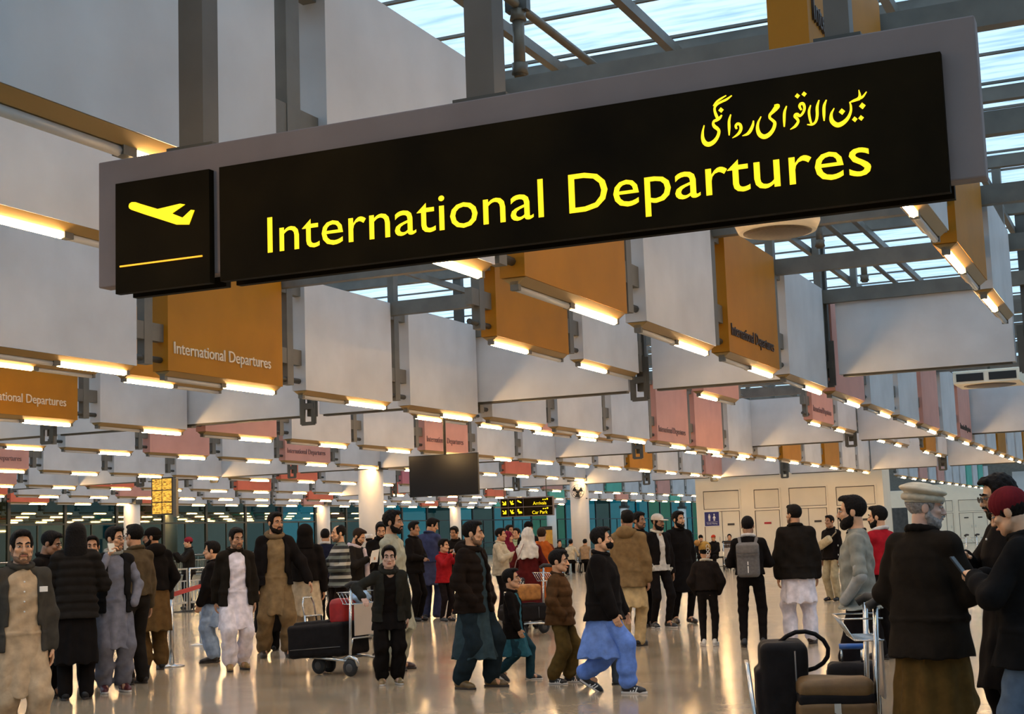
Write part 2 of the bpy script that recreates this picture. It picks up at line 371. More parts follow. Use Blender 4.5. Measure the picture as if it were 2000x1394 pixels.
def panel(x, y0, L, zb, code, lit, label, group, letters=False, lights=True, dark_text=False):
    """lit: 0 near half, 1 far half"""
    cn, m = MCOL[code]
    o = empty('hanging_baffle', (x, y0, zb), 0, label, 'ceiling panel', group)
    board, trough, tube, cap, T = panel_meshes(zb, L)
    kk = (round(zb, 3), round(L, 3))
    link('board', shared(board, m, ('b', kk)), None, o)
    if lights:
        link('light_trough', shared(trough, REFLECT, ('t', kk)), None, o)
        for h in (0, 1):
            on = (h == lit)
            ya = .08 if h == 0 else L/2+.05
            t = link('light_tube', shared(tube, TUBE_ON if on else TUBE_OFF, ('u', kk)), None, o, (0, ya, -.078))
            if on: t['label'] = 'glowing warm white tube'
            for e in (ya-.05, ya+T):
                c = link('lamp_holder', shared(cap, STEEL, ('c', kk)), None, t, (0, e-ya, .0))
    if letters:
        w = text_mesh('International Departures', 1.0, .012)[1]; sc = (L-.3)/w*.96
        lettering(['International', 'Departures'], LET_K if dark_text else LETTER[cn], 'txt', o, (PT/2+.002, .1, .2), sc, sc, .012, math.pi/2)
    return o
_post = {}
def post(x, y, zb, label, group, rail=True):
    k = round(zb, 3)
    if k not in _post:
        a = MB().box((-.05, -.07, .05), (.05, .07, RZ+.158-zb)).mesh('hanger_post')
        L = .36*PITCH_P*.5
        g0 = -(1-PL1)*PITCH_P-.0005; g1 = PL0*PITCH_P+.0005
        b = MB().bar((0, g0, .42), (0, g1, .42), .09, .2).mesh('rail_stub')
        c = MB().tube([(0, g0, .12), (0, g1, .12)], .035, 8).mesh('conduit')
        for me, mm in ((a, STEEL), (b, STEEL), (c, STEEL_D)): me.materials.append(mm)
        _post[k] = (a, b, c)
    a, b, c = _post[k]
    o = empty('hanger_post', (x, y, zb), 0, label, 'post', group)
    pa = link('post', a, None, o, (0, .065*PITCH_P, 0)); link('rail_stub', b, None, o, (0, 0, 0)); link('rail_stub', b, None, o, (0, 0, ZTOP-zb-.54)); link('conduit', c, None, o)
# rows along the hall: X of the lit face, bottom height, name, first index, codes ('.' empty, capital = lettered)
ROWS = [
 ('edge', -1.47, 3.90, 'right edge row', 0, -2, 'Awaw', 0),
 ('long', -4.33, 3.47, 'long row behind the big sign', 0, -4, 'wwwawAwpwwpwPwwawwaw', 1),
 ('pairs', -7.19, 3.90, 'raised row of panel pairs', 0, -3, 'ww..aw.p..Pw.ww.aw', 0),
 ('letter', -10.05, 3.47, 'row of the big amber lettered panel', 1, -2, 'wwAwwwwwPpwwawaww..wwpwpwwwgwgw', 1),
 ('behind', -12.92, 3.90, 'raised row behind the big amber panel', 1, 0, 'wa..pwpw..www', 0),
 ('third', -15.78, 3.58, 'row passing behind the television', 1, 0, 'wAwpwwPwwwwawwp', 1),
 ('fourth', -21.5, 3.735, 'row over the nearest column', 1, 2, 'wwwpwPwwwwswww', 1),
 ('fifth', -27.24, 3.69, 'fifth row back', 1, 4, 'wPwwwwswwmwwwwpwwgwwpwwswwgww', 1),
 ('sixth', -32.96, 3.66, 'sixth row back', 1, 6, 'wpwswwswwpswpwswwgwwwpwwwgwwpww', 1),
 ('seventh', -38.7, 3.66, 'seventh row back', 1, 8, 'wswwpwwwwswwwwpwwwggw', 1),
 ('eighth', -44.4, 3.66, 'eighth row back', 1, 10, 'wwswwswwwwpwwwwswwwgw', 1),
]
for name, X, zb, desc, era, j0, codes, lit in ROWS:
    L = (PL1-PL0)*PITCH_P
    xc = X-PT/2; cnt = 0; have = []
    grp = 'ceiling panels in the '+desc
    for i, c in enumerate(codes):
        if c == '.': continue
        j = j0+i; cl = c.lower(); y0 = 12.75+PITCH_P*j+PL0*PITCH_P
        if name in ('long', 'pairs', 'edge'): y0 = 12.75+PITCH_P*j+.2
        cn = MCOL[cl][0]; cnt += 1
        lab = '%s hanging panel, %s from front, %s' % (('lettered ' if c.isupper() else 'plain ')+cn, ORD[cnt-1], desc)
        tail = name == 'long' and j >= 4
        panel(xc, y0, L, zb, cl, lit, lab, grp, c.isupper(), True, dark_text=(c.isupper() and name in ('edge', 'long')))
        have.append((j, y0))
    ys = sorted(set([round(y0-PL0*PITCH_P, 3) for j, y0 in have] + [round(y0+(1-PL0)*PITCH_P, 3) for j, y0 in have]))
    for n, yy in enumerate(ys[1:] if name == 'edge' else ys):
        post(xc, yy, zb, 'grey hanger post, %s from front in the %s' % (ORD[n], desc), 'hanger posts')
o = box('row_beam', (-4.33-PT/2-.03, 9.5, ZTOP+.0005), (-4.33-PT/2+.03, 60.0, ZTOP+.05), STEEL, kind='structure')
# broad plain cross panels, hung at right angles (no lights)
def cross_panel(x0, x1, Y, zb, label, group):
    o = empty('cross_baffle', (x0, Y, zb), 0, label, 'ceiling panel', group)
    MB().box((0, 0, 0), (x1-x0, .2, ZTOP-zb)).build('board', WHITE_PANEL, o)
    MB().box((.05, .04, -.03), (x1-x0-.05, .16, 0)).build('bottom_rail', STEEL_D, o)
for Y, desc, xs, zb in ((21.36, 'nearest crosswise row', [-21.9, -19.0, -16.15, -13.29, -10.43, -7.29, -4.42, -1.56, 1.3], 3.68),
                     (38.5, 'second crosswise row', [-36.1, -33.2, -30.4, -27.5, -24.6, -21.9, -18.9, -16.1, -13.3, -10.4, -7.4, -4.6, -1.7], 3.68),
                     (55.6, 'third crosswise row', [-33.3, -30.4, -27.5, -24.6, -21.9, -18.9, -16.1, -13.3, -10.2, -7.4, -4.6], 3.52)):
    n = 0
    for a, b in zip(xs, xs[1:]):
        n += 1
        cross_panel(a+.2, b-.2, Y, zb, 'broad white lampless cross panel, %s from left in the %s' % (ORD[n-1], desc), 'cross panels in the '+desc)
    for n, a in enumerate(xs[1:-1]):
        o = empty('cross_hanger', (a, Y+.1, zb), 0, 'dark steel hanger between cross panels, %s from the left in the %s' % (ORD[n], desc), 'post', 'cross row hangers')
        MB().box((-.07, -.06, -.02), (.07, .06, RZ+.158-zb)).build('post', STEEL_D, o)
        g = MB().bar((-.11, -.14, -.16), (-.11, -.14, .5), .03, .09).bar((.11, -.14, -.16), (.11, -.14, .5), .03, .09).bar((-.125, -.14, -.15), (.125, -.14, -.15), .05, .06).box((-.12, -.16, .1), (.12, -.05, .2))
        g.build('clamp_bracket', STEEL_D, o)

# ---------------------------------------------------------------- the big departures sign
ZS = EYE+1.15
P = onz(192.2, 562.8, ZS); YSN = P[1]; XL = P[0]; XR = ony(1926.8, 350, YSN)[0]; ZT = ony(191.7, 317.7, YSN)[2]
xlb, xrb = XL, XR
YB = YSN-.035                                       # face of the black boards
def sp(x, y): q = ony(x, y, YB); return q[0], q[2]
ib = [sp(225.5, 358.8), sp(407.6, 333), sp(225.7, 574), sp(410.4, 553.5)]
mb_ = [sp(428, 327), sp(1837.4, 100), sp(430, 548.5), sp(1855, 376)]
zt = (ib[0][1]+mb_[0][1]+mb_[1][1])/3; zb = (ib[2][1]+mb_[2][1]+mb_[3][1])/3
ix0, ix1 = (ib[0][0]+ib[2][0])/2, (ib[1][0]+ib[3][0])/2; mx0, mx1 = (mb_[0][0]+mb_[2][0])/2, (mb_[1][0]+mb_[3][0])/2
TH = onz(272, 583.3, zb)[1]-YB
sign = empty('departures_sign', (0, YSN, ZS), 0, 'big grey and black hanging sign reading International Departures in yellow', 'sign')
def SL(a, b): return ((a[0], a[1]-YSN, a[2]-ZS), (b[0], b[1]-YSN, b[2]-ZS))
YBK = YB+TH
MB().box(*SL((xlb, YSN, ZS), (xrb, YBK-.035, ZT))).build('sign_body', SIGN_GREY, sign, bev=.006)
ibo = MB().box(*SL((ix0, YB, zb), (ix1, YSN, zt))).build('pictogram_board', SIGN_BLACK, sign)
tbo = MB().box(*SL((mx0, YB, zb), (mx1, YSN, zt))).build('text_board', SIGN_BLACK, sign)
MB().box(*SL((ix0, YBK-.035, zb), (ix1, YBK, zt))).build('rear_board', SIGN_BLACK, sign)
MB().box(*SL((mx0, YBK-.035, zb), (mx1, YBK, zt))).build('rear_board', SIGN_BLACK, sign)
def flat(pts, name, m, parent, d=.004):
    """outline in sign coordinates (x, z) -> shallow raised shape"""
    n = len(pts); v = [(x, YB-YSN-d, z-ZS) for x, z in pts]+[(x, YB-YSN, z-ZS) for x, z in pts]
    f = [tuple(range(n)), tuple(range(2*n-1, n-1, -1))]+[(i, i+n, (i+1) % n+n, (i+1) % n) for i in range(n)]
    me = bpy.data.meshes.new(name); me.from_pydata(v, [], f); me.update(); return link(name, me, m, parent)
def z5s(x, y): return sp(x/2.68, 380+y/2.68)
plane = [(676, 62), (680, 48), (692, 40), (712, 40), (735, 48), (828, 76), (945, 48), (970, 52), (902, 99), (958, 121), (1002, 80), (1019, 82), (991, 157), (925, 157), (760, 104), (690, 80), (679, 72)]
flat([z5s(*p) for p in plane], 'plane_pictogram', SIGN_GLOW, ibo)
flat([z5s(629, 373), z5s(1060, 317), z5s(1060, 325), z5s(629, 381)], 'runway_line', SIGN_LINE, ibo)
w = text_mesh('International Departures', 1.0, .0)[1]
a, b = sp(524, 494), sp(1703, 340)
cap_h = sp(523.2, 422)[1]-sp(525, 495)[1]
lettering(['International', 'Departures'], SIGN_GLOW, 'big', tbo, (a[0], YB-YSN-.004, a[1]-ZS), (b[0]-a[0])/w, cap_h/.727, .0)
# Urdu line, brushed strokes given in enlarged detail coordinates (x, y, width)
UR = [
 [(180,475,10),(166,540,22),(166,600,34),(185,645,46),(222,662,46),(270,640,40),(308,592,32),(324,540,30),(312,512,34),(282,488,36),(268,462,26),(276,436,24),(300,425,30),(330,405,28),(352,375,14)],
 [(318,420,26),(298,380,30),(283,335,24),(284,300,22),(310,268,22),(350,246,22),(400,222,22),(450,185,10)],
 [(268,288,10),(300,248,18),(345,215,18),(395,185,10)],
 [(440,370,12),(424,430,24),(424,500,26),(424,575,12)],
 [(498,512,20),(488,485,24),(505,462,26),(530,470,30),(540,505,30),(525,545,28),(495,575,20),(455,600,6)],
 [(662,430,12),(655,475,26),(630,530,32),(600,562,26),(552,580,6)],
 [(736,390,10),(708,450,22),(702,510,34),(722,565,44),(765,588,46),(815,566,40),(855,515,34),(870,455,32),(845,425,28),(822,405,26),(822,375,26),(850,345,34),(880,310,46),(902,285,36),(865,285,20)],
 [(985,288,12),(965,350,26),(962,420,26),(962,492,14)],
 [(1130,328,20),(1112,295,26),(1122,268,26),(1148,268,30),(1160,310,26),(1145,355,24),(1115,385,24),(1092,372,34),(1072,372,26),(1064,392,24),(1085,410,30),(1098,440,26),(1070,485,26),(1020,518,6)],
 [(1220,280,12),(1204,340,24),(1212,410,24),(1228,462,20)],
 [(1302,230,12),(1284,300,28),(1284,380,28),(1270,440,24),(1235,470,20),(1185,470,10)],
 [(1374,228,12),(1352,290,28),(1350,370,28),(1352,435,12)],
 [(1450,310,10),(1422,370,26),(1428,435,44),(1478,474,48),(1535,455,42),(1585,405,32),(1612,340,24),(1612,285,20),(1600,250,10)],
 [(1600,255,10),(1640,238,24),(1682,220,28),(1700,190,26),(1690,132,8)],
 [(1690,218,26),(1728,200,22),(1766,150,10)],
 [(1625,245,18),(1660,232,24),(1700,222,22)],
]
DOTS = [(345, 328, 27), (1090, 190, 26), (1156, 172, 26), (1525, 343, 32), (1724, 287, 33), (1650, 418, 28), (1712, 405, 28)]
def z1s(x, y): return sp(1340+x/5, 150+y/5)
def smooth(st):
    a = np.array(st, float); t = np.arange(len(a)); tt = np.linspace(0, len(a)-1, (len(a)-1)*5+1)
    d = np.gradient(a, axis=0); out = []
    for q in tt:
        i = min(int(q), len(a)-2); u = q-i
        h = (2*u**3-3*u*u+1)*a[i]+(u**3-2*u*u+u)*d[i]+(-2*u**3+3*u*u)*a[i+1]+(u**3-u*u)*d[i+1]; out.append(h)
    return np.array(out)
um = MB()
def lozenge(cx, cy, r): 
    v = [z1s(cx-r, cy+.15*r), z1s(cx-.1*r, cy-r), z1s(cx+r, cy-.15*r), z1s(cx+.1*r, cy+r)]
    um.add([(x, YB-YSN-.005, z-ZS) for x, z in v], [(0, 1, 2, 3)])
for k, st in enumerate(UR):
    c = smooth(st); d = np.gradient(c[:, :2], axis=0); n = np.stack([-d[:, 1], d[:, 0]], 1); n /= np.linalg.norm(n, axis=1)[:, None]+1e-9
    l = c[:, :2]+n*np.maximum(c[:, 2:3], 5)*.5; r = c[:, :2]-n*np.maximum(c[:, 2:3], 5)*.5
    v = []
    for p, q in zip(l, r):
        for e in (p, q): x, z = z1s(*e); v.append((x, YB-YSN-.004-.0002*k, z-ZS))
    um.add(v, [(2*i, 2*i+1, 2*i+3, 2*i+2) for i in range(len(l)-1)])
for dd in DOTS: lozenge(*dd)
o = um.build('urdu_lettering', SIGN_GLOW, tbo); o['label'] = 'glowing yellow Urdu lettering'
# three hanger posts carrying the sign
for xa, xb, yt in ((350, 397, 285), (911, 966, 190), (1611, 1660, 70)):
    a = onz(xa, yt, ZT)[0]; yy = YSN+.02
    q0 = ony(xa, yt, yy)[0]; q1 = ony(xb, yt, yy)[0]; c = (q0+q1)/2; w = (q1-q0)
    hp = MB().box(*SL((c-w/2, YSN+.02, ZT), (c+w/2, YSN+.02+w*.9, RZ+.158))).build('sign_hanger', mat('sign_hanger_paint', (.115, .092, .070), .5, noise=.15, nscale=4), sign)
    MB().box(*SL((c-w*.95, YSN+.005, ZT), (c+w*.95, YSN+.03+w*1.1, ZT+.012))).build('base_plate', STEEL_D, hp)

# sprinkler pipe above the sign, and the air units hung under the roof
def pipe_thing(X, ys, zr, drops, label):
    r = empty('sprinkler_pipe', (X, ys[0], zr), 0, label, 'pipe', 'sprinkler pipes')
    MB().tube([(0, 0, 0), (0, ys[1]-ys[0], 0)], .035, 10).build('pipe_run', PIPE, r)
    for y, dz in drops:
        g = MB().tube([(0, y-ys[0], 0), (0, y-ys[0], dz)], .046, 12)
        for z in (-.08, dz+.06): g.lathe([(.046, -.045), (.066, -.04), (.058, 0), (.066, .04), (.046, .045)], c=(0, y-ys[0], z), n=12)
        g.build('pipe_drop', PIPE, r)
        MB().box((-.09, y-ys[0]-.04, -.05), (.09, y-ys[0]+.04, .05)).build('pipe_clamp', STEEL_D, r)
q = ony(1012, 40, 9.95)
pipe_thing(q[0], (8.0, 15.5), q[2]+.12, [(9.95, 4.97-q[2]-.1)], 'bronze sprinkler pipe with a drop above the middle of the big sign')
q = ony(1580, 450, 17.6)
pipe_thing(q[0], (14.0, 27.0), 5.38, [(18.2, -.4), (21.2, -.4)], 'bronze sprinkler pipe crossing the skylight right of the amber lettered panel')
pipe_thing(-6.9, (15.0, 24.0), 5.36, [(18.6, -.4)], 'bronze sprinkler pipe crossing the skylight above the white panels')
def air_unit(c, r, label, square=False):
    o = empty('air_unit', c, 0, label, 'air conditioner', 'ceiling air units')
    if square:
        MB().box((-r, -r, 0), (r, r, .26)).build('unit_case', CREAM, o, bev=.02)
        for a, b in ((-.9, -.08), (.08, .9)):
            MB().box((a*r, -r-.012, .05), (b*r, -r, .2)).build('side_vent', BLACK, o)
    else: MB().lathe([(r*.8, .22), (r*.98, .2), (r, .08), (r*.9, .0)], n=36).build('unit_case', CREAM, o)
    MB().lathe([(.001, -.03), (r*.70, -.02), (r*.80, -.006), (r*.80, .01)], n=36).build('intake_grille', mat('grille_dark', (.09, .06, .03), .5, noise=.3, nscale=40), o)
    MB().tube([(0, 0, .22), (0, 0, RZ+.158-c[2])], .03, 8).build('drop_rod', STEEL_D, o)
q = ony(1518, 442, 12.3); air_unit((q[0], 12.3, q[2]-.05), .37, 'round cream air unit hanging just below the big sign')
q = ony(1933, 742, 30.0); air_unit((q[0], 30.0, q[2]-.1), .62, 'square cream air unit hanging far right above the long row', True)
# ---------------------------------------------------------------- smooth surfaces from blended shapes
class Fld:
    """shapes blended into one continuous skin, meshed on a grid"""
    def __init__(s, v, k=.02): s.p = []; s.v = v; s.k = k; s.disp = None
    def _a(s, lo, hi, f, op, k): s.p.append((np.array(lo, float), np.array(hi, float), f, op, s.k if k is None else k)); return s
    def cap(s, a, b, ra, rb=None, k=None, op='+'):
        a = np.array(a, float); b = np.array(b, float); rb = ra if rb is None else rb; ab = b-a; L = max(float(ab @ ab), 1e-9)
        def f(x, y, z):
            px, py, pz = x-a[0], y-a[1], z-a[2]
            t = np.clip((px*ab[0]+py*ab[1]+pz*ab[2])/L, 0, 1)
            return np.sqrt((px-t*ab[0])**2+(py-t*ab[1])**2+(pz-t*ab[2])**2)-(ra+t*(rb-ra))
        r = max(ra, rb); return s._a(np.minimum(a, b)-r, np.maximum(a, b)+r, f, op, k)
    def chain(s, pts, rs, k=None, op='+'):
        for i in range(len(pts)-1): s.cap(pts[i], pts[i+1], rs[i], rs[i+1], k, op)
        return s
    def ell(s, c, r, R=None, k=None, op='+'):
        c = np.array(c, float); r = np.array(r, float); R = np.eye(3) if R is None else np.array(R)
        def f(x, y, z):
            p = [x-c[0], y-c[1], z-c[2]]; q = [R[0][i]*p[0]+R[1][i]*p[1]+R[2][i]*p[2] for i in range(3)]
            k0 = np.sqrt(sum((q[i]/r[i])**2 for i in range(3))); k1 = np.sqrt(sum((q[i]/r[i]**2)**2 for i in range(3)))+1e-9
            return k0*(k0-1)/k1
        m = r.max() if not np.allclose(R, np.eye(3)) else r
        return s._a(c-m, c+m, f, op, k)
    def rbox(s, c, h, R=None, rnd=.01, k=None, op='+'):
        c = np.array(c, float); h = np.array(h, float); R = np.eye(3) if R is None else np.array(R)
        def f(x, y, z):
            p = [x-c[0], y-c[1], z-c[2]]; q = [np.abs(R[0][i]*p[0]+R[1][i]*p[1]+R[2][i]*p[2])-(h[i]-rnd) for i in range(3)]
            o = np.sqrt(sum(np.maximum(t, 0)**2 for t in q)); return o+np.minimum(np.maximum(np.maximum(q[0], q[1]), q[2]), 0)-rnd
        m = np.linalg.norm(h) if not np.allclose(R, np.eye(3)) else h
        return s._a(c-m, c+m, f, op, k)
    def loft(s, sec, M=None, o=(0, 0, 0), k=None, op='+', ex=2.4):
        """sections (z, cx, cy, rx, ry) in a frame: columns of M are its axes, o its origin"""
        a = np.array(sorted(sec), float); M = np.eye(3) if M is None else np.array(M); o = np.array(o, float); zs = a[:, 0]
        def f(x, y, z):
            p = [x-o[0], y-o[1], z-o[2]]; q = [M[0][i]*p[0]+M[1][i]*p[1]+M[2][i]*p[2] for i in range(3)]
            zz = q[2].ravel(); g = [np.interp(zz, zs, a[:, i]).reshape(q[2].shape) for i in (1, 2, 3, 4)]
            u = (np.abs(q[0]-g[0])/g[2])**ex+(np.abs(q[1]-g[1])/g[3])**ex
            d = (u**(1/ex)-1)*np.minimum(g[2], g[3])
            return np.maximum(d, np.maximum(zs[0]-q[2], q[2]-zs[-1]))
        cs = []
        for r in a:
            for sx in (-1, 1):
                for sy in (-1, 1): cs.append(o+M @ np.array([r[1]+sx*r[3], r[2]+sy*r[4], r[0]]))
        cs = np.array(cs); return s._a(cs.min(0), cs.max(0), f, op, k)
    def mesh(s, name):
        v = s.v; add = [p for p in s.p if p[3] == '+']
        lo = np.min([p[0] for p in add], 0)-3*v-.01; hi = np.max([p[1] for p in add], 0)+3*v+.01
        n = np.ceil((hi-lo)/v).astype(int)+1
        F = np.full(n, .3, np.float32); ax = [lo[i]+v*np.arange(n[i]) for i in range(3)]
        for plo, phi, f, op, k in s.p:
            m = k+2.5*v
            i0 = np.clip(np.floor((plo-m-lo)/v).astype(int), 0, n); i1 = np.clip(np.ceil((phi+m-lo)/v).astype(int)+1, 0, n)
            if (i1 <= i0).any(): continue
            sl = tuple(slice(i0[i], i1[i]) for i in range(3))
            X, Y, Z = np.meshgrid(*[ax[i][sl[i]] for i in range(3)], indexing='ij')
            d = f(X, Y, Z).astype(np.float32); A = F[sl]
            if op == '-': d = -d; h = np.clip(.5-.5*(d-A)/k, 0, 1) if False else np.clip(.5+.5*(d-A)/k, 0, 1); F[sl] = A+(d-A)*h+k*h*(1-h)
            else: h = np.clip(.5+.5*(A-d)/k, 0, 1); F[sl] = A+(d-A)*h-k*h*(1-h)
        if s.disp is not None:
            m = np.abs(F) < .08
            I = np.nonzero(m); F[m] += s.disp(ax[0][I[0]], ax[1][I[1]], ax[2][I[2]]).astype(np.float32)
        return nets(F, lo, v, name)
def nets(F, lo, v, name):
    nx, ny, nz = F.shape; S_ = F < 0
    cn = np.zeros((nx-1, ny-1, nz-1), np.int8); ps = np.zeros((nx-1, ny-1, nz-1, 3), np.float32)
    quads = []
    for ax in range(3):
        a = [slice(None)]*3; b = [slice(None)]*3; a[ax] = slice(0, -1); b[ax] = slice(1, None); a, b = tuple(a), tuple(b)
        I = np.nonzero(S_[a] != S_[b]); I = np.stack(I, 1)
        o1, o2 = [(1, 2), (2, 0), (0, 1)][ax]; N = F.shape
        ok = (I[:, o1] > 0) & (I[:, o2] > 0) & (I[:, o1] < N[o1]-1) & (I[:, o2] < N[o2]-1); I = I[ok]
        J = I.copy(); J[:, ax] += 1
        f0 = F[tuple(I.T)]; f1 = F[tuple(J.T)]; t = f0/(f0-f1)
        P = I.astype(np.float32); P[:, ax] += t
        cells = []
        for d1, d2 in ((-1, -1), (0, -1), (0, 0), (-1, 0)):
            c = I.copy(); c[:, o1] += d1; c[:, o2] += d2; cells.append(c)
            np.add.at(ps, tuple(c.T), P); np.add.at(cn, tuple(c.T), 1)
        quads.append((cells, f0 < 0))
    idx = np.full(cn.shape, -1, np.int32); K = np.nonzero(cn); idx[K] = np.arange(len(K[0]))
    V = ps[K]/cn[K][:, None]*v+lo
    Q = []
    for cells, fl in quads:
        q = np.stack([idx[tuple(c.T)] for c in cells], 1); q[~fl] = q[~fl][:, ::-1]; Q.append(q)
    Q = np.concatenate(Q); return V.astype(np.float32), Q.astype(np.int32)
def mesh_vq(name, V, Q):
    me = bpy.data.meshes.new(name)
    me.vertices.add(len(V)); me.vertices.foreach_set('co', V.ravel())
    me.loops.add(Q.size); me.loops.foreach_set('vertex_index', Q.ravel())
    me.polygons.add(len(Q)); me.polygons.foreach_set('loop_start', np.arange(0, Q.size, 4, dtype=np.int32)); 
    me.polygons.foreach_set('use_smooth', np.ones(len(Q), bool)); me.update(calc_edges=True); return me
def skin_obj(name, flds, m, parent):
    flds = flds if isinstance(flds, list) else [flds]; VV, QQ, n = [], [], 0
    for f in flds:
        V, Q = f.mesh(name); VV.append(V); QQ.append(Q+n); n += len(V)
    return link(name, mesh_vq(name, np.concatenate(VV), np.concatenate(QQ)), m, parent)

def rot(ax, d):
    c, s = math.cos(math.radians(d)), math.sin(math.radians(d))
    return np.array({'x': [[1,0,0],[0,c,-s],[0,s,c]], 'y': [[c,0,s],[0,1,0],[-s,0,c]], 'z': [[c,-s,0],[s,c,0],[0,0,1]]}[ax], float)
def nrm(v): v = np.array(v, float); return v/(np.linalg.norm(v)+1e-9)
def ik(a, c, l1, l2, pole):
    a, c = np.array(a, float), np.array(c, float); d = c-a; D = np.linalg.norm(d); D2 = min(D, (l1+l2)*.995); dn = d/D; c = a+dn*D2
    x = (l1*l1-l2*l2+D2*D2)/(2*D2); h = math.sqrt(max(l1*l1-x*x, 0)); p = np.array(pole, float); p = p-dn*(p @ dn); p = nrm(p)
    return a+dn*x+p*h, c

SKIN_C = {'l': (.62, .34, .19), 'm': (.52, .265, .14), 'd': (.36, .18, .095), 'p': (.58, .36, .27)}
HAIRC = {'k': (.008, .006, .005), 'b': (.03, .016, .009), 'g': (.30, .27, .25)}
EYE_W = mat('eye_white', (.42, .38, .34), .4); EYE_I = mat('eye_iris', (.02, .01, .006), .2); LIP = mat('lip_skin', (.36, .13, .09), .5)
ARMS = {'hang': ((.235, .03, .78), (.9, -.6, 0)), 'hangf': ((.22, .17, .83), (.7, -.8, 0)), 'hangb': ((.225, -.14, .82), (.7, -.8, 0)),
        'pocket': ((.19, .11, .92), (.8, -.7, 0)), 'phone': ((.09, .33, 1.36), (.6, -.2, -.9)), 'mouth': ((.10, .20, 1.44), (.5, .1, -.9)),
        'belly': ((.05, .19, 1.10), (.8, -.3, -.3)), 'back': ((.05, -.17, .98), (.9, -.5, 0)), 'push': ((.22, .38, 1.02), (.7, -.6, -.4)),
        'chest': ((.08, .26, 1.25), (.7, 0, -.8)), 'up': ((.16, .30, 1.58), (.8, 0, -.7)), 'pushlow': ((.26, .34, .90), (.8, -.6, -.2)),
        'side': ((.36, .02, .88), (.9, -.3, 0)), 'lap': ((.09, .33, .62), (.8, -.5, 0))}
PEOPLE = []
def person(px, py, top, fa, label, skin='m', hair='short', hc='k', beard=0, legs='shalwar', lc=(.3, .3, .3), shoes=(.012, .01, .01), tunic=None, hem=.52,
           jack=None, jhem=.86, opn=0.0, puff=0, sleeves=True, hood=0, collar=None, fur=False, jw=0.0, arms=('hang', 'hang'), stride=0.0, stance=.10, head=(0, 0), lean=0,
           hs=1.0, cap=None, capc=None, wide=1.0, curl=.55, vest=None, scarf=None, shawl=None, stripes=None, mask=False, glasses=None, backpack=None, height=None,
           dist=None, sit=False, sole=None, tscale=1.0, badge=None, group=None, tcollar=None, cuffs=None, jlen=None, bald=False, toes=(8, 8), under=None, shoestripe=False):
    if dist is not None:
        d = ray(px, 1000); k = dist/math.hypot(d[0], d[1]); loc = np.array([d[0]*k, d[1]*k, 0.0])
    else: loc = onz(px, py, 0.0)
    q = ray(px, top); k = (loc[1])/q[1]; zt = EYE+q[2]*k
    H = height or zt
    dist = math.hypot(loc[0], loc[1])
    sc = H/1.765
    cdir = -np.array([loc[0], loc[1]])/dist; rdir = np.array([CM[0][0], CM[0][1]]); rdir /= np.linalg.norm(rdir)
    rp = np.array([-cdir[1], cdir[0]]); rp = rp if rp @ rdir > 0 else -rp
    a = math.radians(fa); hd = cdir*math.cos(a)+rp*math.sin(a)
    root = empty('person', (loc[0], loc[1], 0), math.atan2(-hd[0], hd[1]), label, 'person', group)
    root.scale = (sc, sc, sc)
    near = dist < 13; far = dist > 24; vfar = dist > 34
    v = min(.024, max(.0085, dist*.00062)); vh = max(.0052, v*.62) if not vfar else v*.8
    rs = random.Random(int(px*7+py)); ph = [rs.uniform(0, 6.28) for _ in range(6)]
    # skeleton
    Wd = wide
    drop = .035*abs(stride)/.3 if stride else 0
    zp = .93-drop
    if sit: zp = .50
    A = math.radians(lean); RL = rot('x', -lean)
    def U(p): return np.array([0, 0, zp])+RL @ (np.array(p, float)-np.array([0, 0, .93]))
    shz = 1.386
    hips = [np.array([sx*.092*Wd, 0, zp-.02]) for sx in (-1, 1)]
    fy = [stride*.5+0, -stride*.5]       # left foot forward when stride > 0
    ank, knee = [], []
    for i, sx in enumerate((-1, 1)):
        y = fy[i]; z = .085+(.07 if y < -.12 else 0)
        an = np.array([sx*stance, y, z])
        if sit: an = np.array([sx*.13, .36, .085])
        kn, an = ik(hips[i], an, .43, .42, (sx*.15, 1, .4 if sit else 0)); ank.append(an); knee.append(kn)
    sho = [U((sx*.158*Wd, -.01, shz)) for sx in (-1, 1)]
    elb, wri, hdir = [], [], []
    for i, sx in enumerate((-1, 1)):
        aa = arms[i]; (t, pl) = ARMS[aa] if isinstance(aa, str) else aa
        t = np.array([sx*t[0]*(Wd if isinstance(aa, str) and aa.startswith('hang') else 1), t[1], t[2]]); t = U(t) if not sit else t
        e, w = ik(sho[i], t, .29, .255, (sx*pl[0], pl[1], pl[2])); elb.append(e); wri.append(w); hdir.append(nrm(w-e))
    neckb = U((0, -.012, 1.455)); Rh = RL @ rot('z', -head[0]) @ rot('x', -head[1]+lean*.75)
    hc0 = U((0, .008, 1.487)) + Rh @ np.array([0, .012, .135*hs])
    def Hd(p): return hc0+Rh @ (np.array(p, float)*hs)
    skm = mat('skin_'+skin, SKIN_C[skin], .5, noise=.10, nscale=25)
    hm = mat('hair_'+hc, HAIRC[hc], .7, noise=.4, nscale=60, bump=.4, spec=.12)
    # ---- body: one skin
    B = Fld(max(v*1.5, .014), .03)
    B.loft([(.88, 0, 0, .14*Wd, .10), (1.05, 0, 0, .125*Wd, .095), (1.25, 0, .005, .135*Wd, .105), (1.38, 0, -.005, .11*Wd, .08), (1.455, 0, -.01, .06, .055)], RL, np.array([0, 0, zp])-RL @ np.array([0, 0, .93]))
    for i in (0, 1):
        B.chain([hips[i], knee[i], ank[i]], [.082, .055, .040]); B.chain([sho[i], elb[i], wri[i]], [.05, .04, .028]); B.cap(ank[i], ank[i]+np.array([0, .1, -.04]), .036, .03)
    Hf = Fld(vh, .018*hs)
